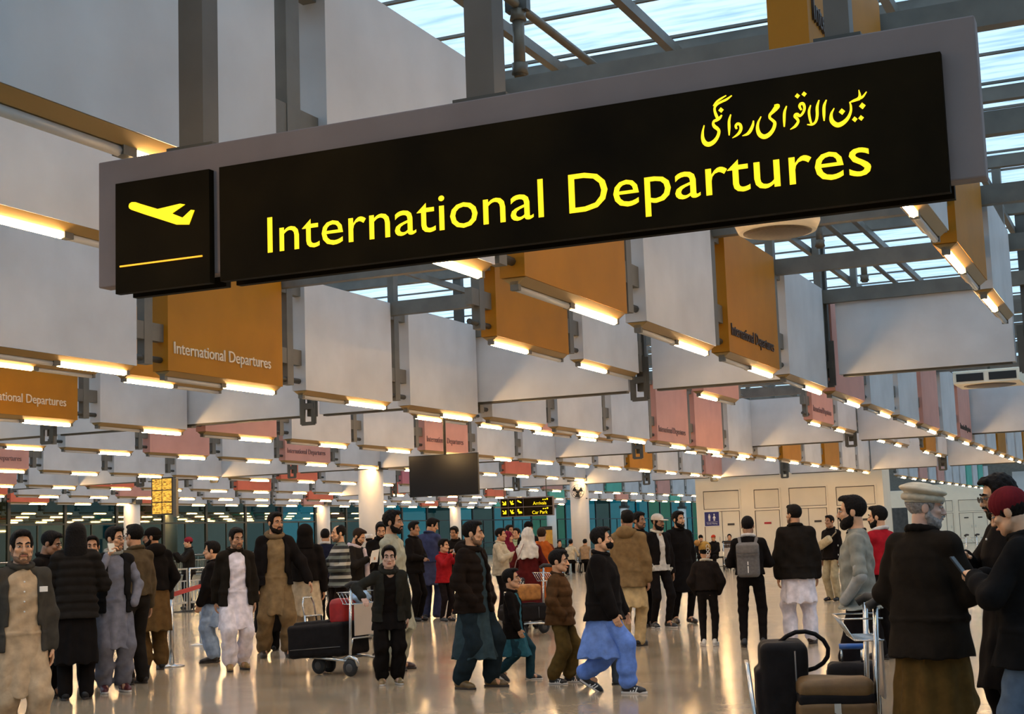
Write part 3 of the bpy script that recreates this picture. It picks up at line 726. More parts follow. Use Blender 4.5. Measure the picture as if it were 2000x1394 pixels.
    def he(c, r, k=None, op='+'): Hf.ell(Hd(c), np.array(r)*hs, Rh, k, op)
    def hcap(a, b, ra, rb=None, k=None, op='+'): Hf.cap(Hd(a), Hd(b), ra*hs, (ra if rb is None else rb)*hs, k, op)
    he((0, -.016, .038), (.074, .095, .082)); he((0, .018, -.035), (.060, .072, .082)); hcap((-.035, .03, -.07), (.035, .03, -.07), .036); he((0, .064, -.095), (.026, .022, .020))
    for sx in (-1, 1):
        hcap((sx*.052, -.005, -.05), (sx*.022, .06, -.092), .02); he((sx*.042, .064, -.02), (.024, .022, .018)); he((sx*.079, -.012, -.004), (.010, .022, .032), .008)
    hcap((0, .088, .018), (0, .109, -.030), .008, .0130, .012); he((-.013, .10, -.034), (.009, .011, .008), .008); he((.013, .10, -.034), (.009, .011, .008), .008)
    hcap((-.036, .078, .026), (.036, .078, .026), .010, None, .015)
    if not far:
        for sx in (-1, 1): he((sx*.031, .100, .006), (.018, .014, .011), .012, '-')
        hcap((-.022, .090, -.064), (.022, .090, -.064), .007, None, .01)
    Hf.cap(Hd((0, -.028, -.06)), neckb, .054*hs, .058)
    Hf.cap(neckb, neckb+np.array([0, 0, -.04]), .07, .09)
    parts = [B, Hf]
    # hands: palm, four fingers, thumb from the side
    if not vfar:
        vd = max(.0048, v*.55); 
        for i, sx in enumerate((-1, 1)):
            d = hdir[i]; arm = arms[i] if isinstance(arms[i], str) else 'x'
            if arm == 'pocket' or (arm == 'back' and fa < 90 and fa > -90): continue
            side = nrm(np.cross(d, (0, 0, 1)) if abs(d[2]) < .8 else np.array([0, 1, 0])-d*d[1])   # thumb side
            if abs(d[2]) >= .8 and d[2] > 0: pass
            pn = nrm(np.cross(d, side))*(1 if True else 1)
            if pn @ np.array([-sx, 0, 0]) < 0: pn = -pn
            if abs(d[2]) < .8 and pn[2] > 0: pn = -pn
            if abs(d[2]) < .8:
                side = nrm(np.cross(pn, d)); side = side if side @ np.array([-sx, 0, .6]) > 0 else -side
            w = wri[i]; G = Fld(vd, .008)
            Mx = np.stack([side, pn, d], 1)
            G.chain([w-d*.10, w], [.036, .027]); G.loft([(-.005, 0, 0, .027, .018), (.045, 0, 0, .039, .015), (.088, 0, 0, .040, .013)], Mx, w, k=.012)
            cu_ = curl if arm not in ('chest', 'phone', 'push', 'pushlow', 'mouth', 'up') else 1.15
            for fi, (off, ln) in enumerate(((.029, .070), (.010, .078), (-.009, .073), (-.028, .058))):
                p0 = w+d*.085+side*off; a1 = cu_*.5*(1+.06*fi); a2 = a1+cu_*.75
                d1 = nrm(d*math.cos(a1)+pn*math.sin(a1)); d2 = nrm(d*math.cos(a2)+pn*math.sin(a2)); a3 = a2+cu_*.45; d3 = nrm(d*math.cos(a3)+pn*math.sin(a3))
                p1 = p0+d1*ln*.45; p2 = p1+d2*ln*.32; p3 = p2+d3*ln*.23
                G.chain([p0-d*.012, p1, p2, p3], [.0098, .009, .0083, .0072], k=.004)
            t0 = w+d*.028+side*.030; td = nrm(d*.62+side*.62+pn*.45); t2 = nrm(d*.9+side*.15+pn*.4)
            G.chain([w+d*.012+side*.016, t0, t0+td*.034, t0+td*.034+t2*.028], [.014, .0125, .0105, .0085], k=.006)
            parts.append(G)
    body = skin_obj('body', parts, skm, root)
    # ---- face parts
    showface = abs(((fa-head[0]*0+180) % 360)-180) < 150
    if not far and showface:
        for sx in (-1, 1):
            e = Fld(max(.003, vh*.5), .002); e.ell(Hd((sx*.031, .083, .006)), np.array((.0135, .0125, .0062))*hs, Rh); eo = skin_obj('eye', e, EYE_W, root)
            e = Fld(max(.0025, vh*.4), .002); e.ell(Hd((sx*.031, .0935, .006)), np.array((.0066, .004, .0060))*hs, Rh); skin_obj('iris', e, EYE_I, eo)
        e = Fld(max(.003, vh*.55), .004); e.cap(Hd((-.019, .0965, -.066)), Hd((.019, .0965, -.066)), .0055*hs); e.cap(Hd((-.014, .097, -.060)), Hd((.014, .097, -.060)), .004*hs)
        if not mask: skin_obj('mouth', e, LIP, root)
    if showface and not vfar:
        e = Fld(max(.0035, vh*.6), .003)
        for sx in (-1, 1): e.chain([Hd((sx*.013, .095, .027)), Hd((sx*.032, .094, .034)), Hd((sx*.052, .078, .027))], [.0048*hs, .0062*hs, .004*hs])
        skin_obj('eyebrows', e, hm if hc != 'g' else hm, root)
    if beard and not mask:
        e = Fld(vh, .014)
        stub = beard < .35
        t = .0035 if stub else .003+.009*beard
        e.cap(Hd((-.03, .03, -.078)), Hd((.03, .03, -.078)), (.036+t)*hs); e.ell(Hd((0, .064, -.100)), np.array((.030+t, .022+t, .022+t*1.5))*hs, Rh)
        for sx in (-1, 1): e.chain([Hd((sx*.068, .004, .0)), Hd((sx*.062, .006, -.05)), Hd((sx*.034, .056, -.092))], [.010*hs, (.017+t*.3)*hs, (.019+t)*hs])
        e.ell(Hd((0, .08, -.035)), np.array((.043, .06, .036))*hs, Rh, .012, '-')
        e.cap(Hd((-.026, .094, -.052)), Hd((0, .106, -.047)), .0055*hs, .0075*hs, .004); e.cap(Hd((.026, .094, -.052)), Hd((0, .106, -.047)), .0055*hs, .0075*hs, .004)
        for sx in (-1, 1): e.cap(Hd((sx*.026, .094, -.052)), Hd((sx*.034, .082, -.08)), .0055*hs, .008*hs, .004)
        skin_obj('beard', e, mat('stubble_'+skin, tuple(c*.33 for c in SKIN_C[skin]), .7, noise=.5, nscale=90) if stub else hm, root)
    if hair != 'none' and not (shawl and shawl.get('head')):
        e = Fld(vh, .016)
        tv = .016 if hair != 'curly' else .022
        if hair == 'long': e.ell(Hd((0, -.022, .04)), np.array((.098, .110, .096))*hs, Rh); e.loft([(-.24, 0, -.075, .115, .070), (-.12, 0, -.065, .112, .080), (.0, 0, -.04, .104, .090), (.04, 0, -.03, .095, .09)], Rh*hs if False else Rh, hc0); 
        else:
            e.ell(Hd((0, -.018, .043)), np.array((.074+tv*.75, .096+tv*.7, .083+tv))*hs, Rh)
            if not bald: e.ell(Hd((0, .045, .104)), np.array((.060, .056, .034))*hs, Rh)
            for sx in (-1, 1): e.cap(Hd((sx*.070, .012, .03)), Hd((sx*.071, .012, -.005)), .011*hs, .006*hs)
        e.rbox(Hd((0, .118, -.065)), np.array((.2, .085, .150))*hs, Rh @ rot('x', -8), .03, .012, '-')
        if bald: e.ell(Hd((0, .05, .13)), np.array((.058, .10, .07))*hs, Rh, .01, '-')
        if hair != 'long': e.rbox(Hd((0, -.02, -.165)), np.array((.2, .2, .115))*hs, Rh, .02, .01, '-')
        if cap and cap != 'hood': e.rbox(Hd((0, 0, .175)), np.array((.2, .2, .145))*hs, Rh, .01, .006, '-')
        for sx in (-1, 1): e.ell(Hd((sx*.088, -.004, -.012)), np.array((.03, .026, .034))*hs, Rh, .006, '-')
        if hair == 'short' and not far: e.disp = lambda x, y, z: .0022*np.sin(210*x+50*z+ph[0])*np.sin(90*z+160*y+ph[1])
        if hair == 'curly': e.disp = lambda x, y, z: .006*np.sin(95*x+ph[0])*np.sin(95*y+ph[1])*np.sin(95*z)
        skin_obj('hair', e, hm, root)
    if mask:
        e = Fld(vh, .01); e.ell(Hd((0, .045, -.062)), np.array((.066, .072, .052))*hs, Rh); e.rbox(Hd((0, -.06, -.06)), np.array((.2, .07, .2))*hs, Rh, .01, .005, '-'); skin_obj('face_mask', e, fabric((.012, .012, .014)), root)
    if glasses:
        g = MB(); r_ = .021*hs
        for sx in (-1, 1):
            g.tube([Hd((sx*.033+.023*math.cos(t*.524), .112, .004+.018*math.sin(t*.524))) for t in range(12)], .0022*hs, 5, True)
            g.tube([Hd((sx*.056, .11, .008)), Hd((sx*.080, .0, .010))], .0022*hs, 5)
            if glasses == 'dark': g.add([Hd((sx*.033+.023*math.cos(t*.524), .112, .004+.018*math.sin(t*.524))) for t in range(12)], [tuple(range(12))])
        g.tube([Hd((-.011, .114, .008)), Hd((.011, .114, .008))], .0022*hs, 5); g.build('glasses', BLACK, root)
    if cap:
        cm = fabric(capc)
        e = Fld(vh, .012)
        if cap == 'baseball':
            e.ell(Hd((0, -.014, .052)), np.array((.086, .106, .082))*hs, Rh); e.rbox(Hd((0, 0, -.06)), np.array((.2, .2, .085))*hs, Rh, .01, .006, '-')
            skin_obj('cap', e, cm, root)
            e = Fld(max(.004, vh*.7), .006); e.ell(Hd((0, .115, .036)), np.array((.070, .075, .012))*hs, Rh); skin_obj('cap_brim', e, cm, root)
        elif cap == 'beanie':
            e.ell(Hd((0, -.016, .052)), np.array((.090, .110, .095))*hs, Rh); e.rbox(Hd((0, .0, -.075)), np.array((.2, .2, .08))*hs, Rh @ rot('x', -6), .01, .006, '-')
            e.disp = lambda x, y, z: .0016*np.sin(230*np.arctan2(y-hc0[1], x-hc0[0])*.1)
            skin_obj('cap', e, cm, root)
        elif cap == 'skull':
            e.loft([(.035, 0, -.02, .082, .10), (.10, 0, -.02, .080, .096), (.125, 0, -.02, .07, .085)], Rh, hc0); skin_obj('cap', e, cm, root)
        elif cap == 'pakol':
            e.ell(Hd((0, -.018, .104)), np.array((.124, .142, .034))*hs, Rh @ rot('x', -7)); e.ell(Hd((0, -.018, .115)), np.array((.095, .11, .036))*hs, Rh @ rot('x', -7)); e.loft([(.03, 0, -.018, .086, .106), (.09, 0, -.018, .09, .11)], Rh, hc0); skin_obj('cap', e, cm, root)
            e = Fld(vh, .012); n = 14
            pts = [Hd((.088*math.cos(t*2*math.pi/n), -.018+.108*math.sin(t*2*math.pi/n), .058-.008*math.sin(t*2*math.pi/n))) for t in range(n+1)]
            e.chain(pts, [.020*hs]*(n+1)); skin_obj('cap_roll', e, cm, root)
        elif cap == 'hood':
            e.ell(Hd((0, -.03, .02)), np.array((.112, .125, .125))*hs, Rh); e.loft([(-.20, 0, -.06, .13, .09), (-.05, 0, -.04, .11, .10), (.03, 0, -.03, .10, .10)], Rh, hc0); e.ell(Hd((0, .125, -.02)), np.array((.07, .08, .09))*hs, Rh, .015, '-'); skin_obj('hood', e, cm, root)
    # ---- clothes
    def wrinkle(amp, f=1.0):
        def d(x, y, z): return amp*(np.sin(31*f*z+17*x*f+ph[0]+2*np.sin(13*y+ph[1]))*.6+np.sin(47*f*x+29*f*y+9*z+ph[2])*.5)
        return d
    T0 = np.array([0, 0, zp])-RL @ np.array([0, 0, .93])
    FL = max(0, stride and abs(stride)*.36-.03); fl = FL
    if legs:
        L = Fld(v, .03); cm = fabric(lc)
        if legs == 'shalwar':
            for i in (0, 1):
                L.chain([hips[i], knee[i], ank[i]+np.array([0, 0, .03])], [.102, .097, .074]); L.cap(knee[i]*.5+ank[i]*.5+np.array([0, -.015, 0]), ank[i]+np.array([0, 0, .05]), .098, .088)
            L.ell((0, 0, zp-.03), (.150*Wd, .118, .13))
            L.disp = lambda x, y, z: .006*np.sin(17*z+22*x+3*np.sin(9*z+ph[0])+ph[1])+.0045*np.sin(48*x+40*y+7*z+ph[2])+.003*np.sin(60*z+ph[3]+8*x)*np.clip((.35-z)*5, 0, 1)
        elif legs == 'slim':
            for i in (0, 1): L.chain([hips[i], knee[i], ank[i]+np.array([0, 0, .01])], [.090, .068, .050])
            L.ell((0, -.005, zp-.0), (.145*Wd, .108, .11)); L.disp = lambda x, y, z: .004*np.sin(55*z+5*x+ph[0])*np.sin(21*x+ph[1])
        else:
            for i in (0, 1): L.chain([hips[i], knee[i], ank[i]+np.array([0, 0, -.01])], [.094, .080, .072])
            L.ell((0, -.005, zp-.0), (.148*Wd, .112, .11)); L.disp = lambda x, y, z: .004*np.sin(45*z+5*x+ph[0])*np.sin(21*x+ph[1])
        lo_ = skin_obj('shalwar' if legs == 'shalwar' else 'trousers', L, cm, root)
    if shoes:
        sm_ = mat('shoe_%d_%d_%d' % tuple(int(c*1000) for c in shoes), shoes, .4, noise=.15, nscale=20)
        for i, sx in enumerate((-1, 1)):
            f = Fld(max(.006, v*.75), .02); an = ank[i]; lift = max(0, an[2]-.085); R_ = rot('z', -sx*toes[i]) @ rot('x', -34*lift/.07)
            def fp(p): return np.array([an[0], an[1], an[2]-.085+(0 if not lift else .0)])+R_ @ np.array(p, float)
            f.chain([fp((0, -.035, .055)), fp((0, .05, .05)), fp((sx*.004, .13, .034)), fp((sx*.002, .165, .032))], [.041, .042, .036, .028]); f.cap(fp((0, -.02, .05)), fp((0, -.012, .10)), .040, .042)
            f.rbox(fp((0, .06, -.05)), (.3, .4, .05), R_, .002, .004, '-')
            so = skin_obj('shoe', f, sm_, root)
            if shoestripe:
                g = MB()
                for sd in (-1, 1):
                    for k_ in range(3): g.bar(fp((sd*.042, .035+.028*k_, .022)), fp((sd*.036, .055+.028*k_, .066)), .012, .008, (1, 0, 0))
                g.build('side_stripe', PAPER, so)
            if not far:
                s_ = Fld(max(.005, v*.6), .01); s_.loft([(.0, 0, .062, .041, .142), (.022, 0, .062, .043, .145)], R_, fp((0, 0, 0))-np.array([0, 0, 0]), ex=2.2); skin_obj('shoe_sole', s_, mat('shoe_sole_%s' % (sole is not None), sole or (.03, .02, .015), .6), so)
    def torso(F, zl, grow, hipx=.17, hem_w=None, neck=True):
        g = grow; sec = []; fl = 0 if zl > .68 else FL
        hw = hem_w or (hipx+g)
        if zl < .9:
            t = (.95-zl)
            sec += [(zl, 0, 0, hw*Wd, .150+g+t*.10+fl*.55), (max(.89, zl+.01), 0, 0, min(hw, .168+g)*Wd, .130+g)]
        if zl < .96: sec += [(.97, 0, 0, (.156+g)*Wd, .122+g)]
        else: sec += [(zl, 0, 0, (.152+g)*Wd, .12+g)]
        sec += [(1.10, 0, .004, (.146+g*.9)*Wd, .114+g), (1.25, 0, .006, (.155+g*.8)*Wd, .120+g), (1.34, 0, -.004, (.150+g*.6)*Wd, .106+g*.9), (1.41, 0, -.010, (.118+g*.5)*Wd, .084+g*.7), (1.45, 0, -.012, .082+g*.4, .068+g*.5), (1.49, 0, -.012, .060+g*.35, .058+g*.35)]
        # the skirt hangs straight down under a leaning back
        up = [q for q in sec if q[0] >= .95]; dn = [q for q in sec if q[0] < 1.0]
        F.loft(up, RL, T0, k=.02)
        if len(dn) > 1: F.loft([(z-(.93-zp), x, y, a, b) for z, x, y, a, b in dn], k=.03)
        for i in (0, 1): F.cap(U((0, -.012, 1.438)), sho[i]+RL @ np.array([0, 0, .008]), .048+g*.4, .052+g*.55)
    def sleeve(F, r0, r1, r2, upto=1.0, k=None):
        for i in (0, 1):
            e = wri[i]-hdir[i]*.015
            if upto <= .5: F.cap(sho[i], sho[i]*(1-upto*2)+elb[i]*upto*2, r0, r1)
            else: F.chain([sho[i], elb[i], e], [r0, r1, r2])
    if tunic is not None:
        F = Fld(v, .03); torso(F, hem, .012*tscale, hem_w=.205*tscale)
        if hem > .8 and stripes is None: pass
        if under: sleeve(F, .060, .056, .044, .46)
        else: sleeve(F, .058, .053, .044)
        w0 = wrinkle(.004)
        F.disp = lambda x, y, z: w0(x, y, z)+np.where(z < .95, .010*np.sin(9*np.arctan2(y, x)+ph[3]), 0)*np.clip((1.0-z)*2.5, 0, 1)+np.where(z > .97, .004*np.sin(55*z+30*x+ph[4]), 0)
        to = skin_obj('kameez' if hem < .8 else 'shirt', F, fabric(tunic) if stripes is None else stripes, root)
        if under:
            F = Fld(v, .02)
            for i in (0, 1): F.chain([elb[i]*.75+sho[i]*.25, elb[i], wri[i]-hdir[i]*.01], [.048, .048, .042])
            F.disp = wrinkle(.004, 1.3); skin_obj('undersleeve', F, fabric(under), to)
        # collar band and button placket
        if not vfar:
            F = Fld(max(.006, v*.8), .01); n = 12
            F.chain([neckb+np.array([.066*math.cos(t*2*math.pi/n), .064*math.sin(t*2*math.pi/n)+.004, .012+.012*(-math.sin(t*2*math.pi/n))]) for t in range(n+1)], [.016]*(n+1)); skin_obj('collar_band', F, fabric(tcollar or tunic), to)
        if near and abs(fa) < 100:
            g = MB()
            for b in range(4): 
                p = U((0, .142+.002*b, 1.36-.075*b)); g.lathe([(.001, -.003), (.007, -.003), (.007, .003), (.001, .003)], c=tuple(p), n=8, axis='y')
            g.build('button', PAPER, to)
    if jack is not None:
        g = .034+jw; F = Fld(v, .03)
        torso(F, jhem, g, hem_w=(.168+g) if jhem > .7 else (.205+g))
        if sleeves: sleeve(F, .068+jw*.6, .064+jw*.8, .053+jw*.7)
        if opn:
            zc = (jhem+1.5)/2
            F.rbox(U((0, .26, (1.02+1.5)/2)), (opn, .2, .30), RL, .005, .012, '-')
            if jhem < 1.02: F.rbox((0, .30+fl*.4, (jhem-.2+1.0)/2-(.93-zp)), (opn*1.25, .22+fl*.4, (1.2-jhem)/2+.02), None, .005, .012, '-')
        w0 = wrinkle(.004)
        if puff:
            F.disp = lambda x, y, z: -.011*np.abs(np.sin(math.pi*(z+.12*y)/puff))+.006+w0(x, y, z)*.7
        else: F.disp = lambda x, y, z: w0(x, y, z)*1.5
        jo = skin_obj('jacket' if sleeves else 'waistcoat', F, fabric(jack), root)
        F = Fld(max(.007, v*.9), .015); n = 12
        if hood:
            F.ell(U((0, -.115, 1.47)), (.125, .075, .085)); F.chain([U((.10*math.cos(t*2*math.pi/n), .09*math.sin(t*2*math.pi/n)-.02, 1.475-.02*math.sin(t*2*math.pi/n))) for t in range(n+1)], [.030]*(n+1))
            ho = skin_obj('hood', F, fabric(jack) if not fur else fabric((.16, .11, .06)), jo)
        else:
            cc = collar or jack
            F.chain([U((.082*math.cos(t*2*math.pi/n), .078*math.sin(t*2*math.pi/n)-.008, 1.487-.02*math.sin(t*2*math.pi/n))) for t in range(n+1) if not (opn and 2 < t % n < 4)], [.021]*(n+1)); skin_obj('collar', F, fabric(cc), jo)
        if cuffs and not far:
            F = Fld(max(.006, v*.8), .01)
            for i in (0, 1): F.cap(wri[i]-hdir[i]*.06, wri[i]-hdir[i]*.01, .052, .050)
            skin_obj('cuff', F, fabric(cuffs), jo)
        if badge:
            p = U((badge[0], .21, badge[1])); 
            q = MB().box((p[0]-.028, p[1]-.05, p[2]-.02), (p[0]+.028, p[1]-.02, p[2]+.02)).build('badge', PAPER, jo)
    if scarf is not None:
        F = Fld(v, .02); n = 12
        F.chain([neckb+np.array([.085*math.cos(t*2*math.pi/n), .082*math.sin(t*2*math.pi/n), .02-.02*math.sin(t*2*math.pi/n)]) for t in range(n+1)], [.03]*(n+1))
        F.chain([U((-.05, .14, 1.40)), U((-.06, .175, 1.15)), U((-.05, .185, .85))], [.03, .04, .05], k=.02); skin_obj('scarf', F, fabric(scarf), root)
    if shawl is not None:
        F = Fld(v, .04); z0 = shawl.get('z', .75)
        if shawl.get('head'):
            F.ell(Hd((0, -.02, .03)), np.array((.098, .118, .112))*hs, Rh); F.loft([(-.16, 0, -.03, .12, .11), (0, 0, -.03, .10, .10)], Rh, hc0)
            F.ell(Hd((0, .13, -.02)), np.array((.062, .085, .085))*hs, Rh, .015, '-')
        if not shawl.get('short'):
            F.loft([(z0, 0, 0, .28*Wd, .22), (1.05, 0, .01, .26*Wd, .21), (1.3, 0, .0, .245*Wd, .18), (1.42, 0, -.01, .19*Wd, .14), (1.50, 0, -.02, .10, .09)], RL, T0)
        else: F.loft([(1.22, 0, -.06, .17, .14), (1.42, 0, -.02, .20, .13), (1.5, 0, -.02, .11, .10)], RL, T0)
        F.disp = lambda x, y, z: .012*np.sin(8*np.arctan2(y, x)+6*z+ph[0])+.004*np.sin(40*z+ph[1]+10*x)
        skin_obj('shawl', F, fabric(shawl['c']), root)
    def world(p): 
        M = root.matrix_basis if False else Matrix.LocRotScale(root.location, root.rotation_euler, root.scale); return M @ Vector(p)
    info = dict(root=root, world=world, wri=wri, hdir=hdir, U=U, Hd=Hd, sc=sc, rz=root.rotation_euler[2], zp=zp, loc=loc)
    return info
# ---------------------------------------------------------------- people, by where their feet stand
STRIPES = bpy.data.materials.new('striped_knit'); STRIPES.use_nodes = True
_n = STRIPES.node_tree; _b = _n.nodes['Principled BSDF']; _b.inputs['Roughness'].default_value = .9
_t = _n.nodes.new('ShaderNodeTexCoord'); _s = _n.nodes.new('ShaderNodeSeparateXYZ'); _m = _n.nodes.new('ShaderNodeMath'); _m.operation = 'MULTIPLY'; _m.inputs[1].default_value = 5.2
_f = _n.nodes.new('ShaderNodeMath'); _f.operation = 'FRACT'; _r = _n.nodes.new('ShaderNodeValToRGB'); _r.color_ramp.interpolation = 'CONSTANT'
_r.color_ramp.elements[0].color = (.42, .40, .34, 1); e = _r.color_ramp.elements.new(.25); e.color = (.02, .02, .02, 1); e = _r.color_ramp.elements.new(.5); e.color = (.13, .15, .13, 1); _r.color_ramp.elements[-1].position = .75; _r.color_ramp.elements[-1].color = (.02, .02, .02, 1)
_n.links.new(_t.outputs['Object'], _s.inputs[0]); _n.links.new(_s.outputs['Z'], _m.inputs[0]); _n.links.new(_m.outputs[0], _f.inputs[0]); _n.links.new(_f.outputs[0], _r.inputs[0]); _n.links.new(_r.outputs[0], _b.inputs['Base Color'])
K = (.014, .011, .010); K2 = (.026, .021, .017); WH = (.78, .72, .76)
p1 = person(42, 0, 1028, 10, 'person at the left edge in beige kameez and open dark grey jacket, facing the camera', 'l', beard=.25, lc=(.44, .33, .21), tunic=(.44, .33, .21), hem=.50, jack=(.050, .046, .038), jhem=.83, opn=.105, dist=11.5, arms=('hang', 'hang'), stride=.14, badge=(-.135, 1.30), toes=(5, 5))
person(88, 1362, 1034, 62, 'person with dark hair and dark jacket looking down behind the beige kameez man', 'd', legs='trousers', lc=K, jack=K, head=(-5, 18), tunic=K, hem=.84, tcollar=(.5, .48, .45))
person(100, 0, 1040, 120, 'person in white skullcap and white clothes behind the group at left', 'm', cap='skull', capc=(.68, .66, .66), tunic=(.62, .58, .52), hem=.45, lc=(.55, .52, .48), dist=18, height=1.72, scarf=(.35, .04, .04))
person(148, 1366, 1017, 178, 'person with long black hair seen from behind in a ribbed black puffer jacket', 'm', hair='long', lc=K, tunic=K, hem=.36, jack=K2, jhem=.80, puff=.085, hood=0, legs='trousers', jw=.008, wide=1.05, arms=('belly', 'belly'))
person(180, 0, 1040, 0, 'boy peeking out behind the black puffer jacket', 'm', tunic=(.03, .03, .08), jack=(.02, .02, .035), legs='trousers', lc=K, dist=17.4, height=1.68, hem=.84)
p6 = person(222, 1351, 1026, 12, 'person with glasses in grey kameez and open black waistcoat, hand raised to mouth', 'l', beard=.15, lc=(.16, .16, .19), tunic=(.19, .19, .225), hem=.46, jack=(.015, .013, .012), jhem=.84, opn=.085, sleeves=False, collar=(.30, .30, .26), arms=('pocket', 'mouth'), head=(-38, 3), glasses='clear', shoes=(.10, .018, .02), sole=(.6, .57, .53), legs='shalwar')
person(264, 0, 1021, -140, 'person in plain brown sweater standing behind, face turned left, beside the round column', 'm', jack=(.085, .06, .032), jhem=.9, tunic=(.085, .06, .032), hem=.9, legs='trousers', lc=K2, dist=17.2, height=1.79)
person(300, 1308, 1027, -160, 'person in black cap and black hooded jacket over brown kameez, back turned', 'd', cap='baseball', capc=K, lc=(.11, .062, .022), tunic=(.12, .068, .024), hem=.48, jack=K, jhem=.93, hood=1, arms=('pocket', 'pocket'), head=(-55, 0), beard=.4, wide=1.06)
person(368, 0, 1046, -75, 'distant person in red cap holding up a phone by the far railing', 'l', cap='beanie', capc=(.22, .02, .03), jack=K2, tunic=K2, hem=.84, legs='trousers', lc=K, arms=('phone', 'phone'), dist=37, height=1.76)
person(418, 1293, 1058, -100, 'boy in black jacket and pale blue kameez behind the man in white, facing away', 'l', lc=(.27, .36, .50), tunic=(.28, .37, .52), hem=.52, jack=K, jhem=.86, arms=('hangf', 'hangf'), hs=1.08, jw=.02)
person(462, 1308, 1025, 12, 'person in white kameez with open dark jacket and tan shoes, walking forward', 'm', beard=.3, lc=WH, tunic=(.80, .73, .78), hem=.52, jack=(.024, .018, .012), jhem=.80, opn=.10, shoes=(.30, .17, .045), arms=('hang', 'hangb'), head=(-14, 10), stride=-.16, jw=.01)
person(540, 1283, 996, 6, 'tall person in khaki kameez and open black parka with fur hood', 'm', beard=.5, lc=(.19, .125, .06), tunic=(.22, .15, .075), hem=.52, jack=K, jhem=.88, opn=.105, hood=1, fur=True, arms=((((.40, .12, .90)), (.8, -.4, .1)), 'hang'), head=(-28, 2), shoes=(.035, .02, .014), stride=.12, jw=.012, stance=.14)
person(524, 1271, 1046, 175, 'person in black hidden behind the tall man, only dark legs showing', 'm', lc=K, tunic=K, hem=.3, jack=K, legs='trousers', arms=('belly', 'belly'))
person(600, 1273, 1022, 172, 'person in black hood and jacket over cream kameez, back turned', 'm', cap='hood', capc=K, hair='none', lc=(.50, .40, .27), tunic=(.53, .43, .29), hem=.50, jack=K, jhem=.92, arms=('hangf', 'hang'), wide=1.08, jw=.012)
person(634, 0, 1030, 172, 'distant person in navy jacket with white collar, seen from behind', 'm', jack=(.02, .022, .045), tunic=K, hem=.84, legs='trousers', lc=K, collar=(.6, .6, .6), dist=27, height=1.76)
person(662, 0, 1023, -70, 'balding person in black, grey and cream striped sweater', 'l', bald=True, stripes=STRIPES, tunic=K, hem=.84, legs='trousers', lc=(.035, .02, .014), arms=('belly', 'chest'), dist=22.0, beard=.12, wide=1.12, tscale=2.2)
p18 = person(692, 0, 1029, 62, 'bearded person with white scarf looking down at a paper, beside the striped sweater', 'l', beard=.4, jack=K2, tunic=K2, hem=.5, lc=K2, scarf=(.60, .50, .52), arms=('chest', 'chest'), head=(0, 24), dist=23, hc='b')
person(720, 0, 1043, 160, 'distant person in grey kameez and white skullcap by the crowd barrier', 'm', cap='skull', capc=(.6, .6, .6), tunic=(.22, .21, .17), hem=.45, lc=(.22, .21, .17), dist=31, height=1.66)
person(742, 0, 1017, 14, 'bearded person in black leaning by the large round column, arms folded', 'l', beard=.5, jack=K, tunic=K, hem=.84, legs='trousers', lc=K, arms=('belly', 'belly'), head=(8, 18), dist=24)
person(772, 1308, 995, 66, 'tall person in pale grey-green kameez standing behind the boy at the trolley', 'm', hair='curly', beard=.6, lc=(.36, .35, .26), tunic=(.38, .37, .28), hem=.45, arms=('hang', 'hang'), shoes=(.05, .022, .015), head=(-3, 0), wide=1.05)
pb = person(762, 1336, 1066, 8, 'boy in open dark hooded jacket leaning on the trolley with the black suitcase', 'p', hs=1.13, jack=(.036, .035, .028), jhem=.80, opn=.075, hood=1, tunic=K, hem=.70, lc=K, arms=('hang', ((.37, .30, 1.20), (.7, -.7, .2))), lean=13, head=(6, 0), shoes=(.28, .19, .09), sole=(.6, .56, .5), wide=1.08)
person(812, 1213, 1017, 62, 'person in black clothes standing behind the grey-green kameez', 'd', jack=K, tunic=K, hem=.84, legs='trousers', lc=K, arms=('belly', 'belly'))
person(843, 1207, 1009, 152, 'person in navy waistcoat over slate kameez, back turned, looking down', 'm', jack=(.042, .052, .12), jhem=.95, sleeves=False, tunic=(.055, .06, .115), hem=.58, lc=(.03, .034, .07), legs='trousers', head=(55, 20), arms=('belly', 'belly'), wide=1.04)
pr = person(870, 1213, 1055, 48, 'boy in red jacket and dark trousers holding up a phone', 'l', hs=1.16, jack=(.33, .012, .016), tunic=(.3, .012, .016), hem=.9, jhem=.84, legs='slim', lc=(.02, .014, .014), shoes=(.03, .03, .03), sole=(.55, .52, .48), arms=(((.05, .34, 1.44), (.5, 0, -.9)), ((.13, .34, 1.44), (.6, 0, -.9))), head=(-6, 0))
person(894, 1197, 1026, -16, 'person in black jacket behind the phone of the red jacket boy', 'd', jack=K, tunic=K2, hem=.84, legs='trousers', lc=K, shoes=(.08, .025, .02), arms=('chest', 'belly'), head=(14, 12))
person(910, 0, 1032, 10, 'distant dark-haired person by the round column', 'm', jack=K2, tunic=K2, hem=.84, legs='trousers', lc=K, dist=41, height=1.7)
person(930, 1343, 1011, 58, 'person in dark brown puffer jacket and long dark teal kameez, face in profile', 'l', beard=.22, lc=(.022, .036, .046), tunic=(.032, .055, .066), hem=.33, jack=(.022, .014, .010), jhem=.80, puff=.10, opn=.055, hood=1, arms=('pocket', 'pocket'), shoes=(.13, .08, .028), stride=.20, stance=.14, head=(-22, 0), jw=.014)
person(1006, 1328, 1112, 74, 'small boy in black jacket and teal kameez striding right', 'l', hs=1.30, jack=K, jhem=.72, opn=.07, tunic=(.03, .12, .16), hem=.44, lc=(.016, .045, .06), legs='trousers', stride=.46, shoes=(.03, .025, .022), sole=(.5, .47, .42), arms=('hangb', 'hangf'), head=(0, -6))
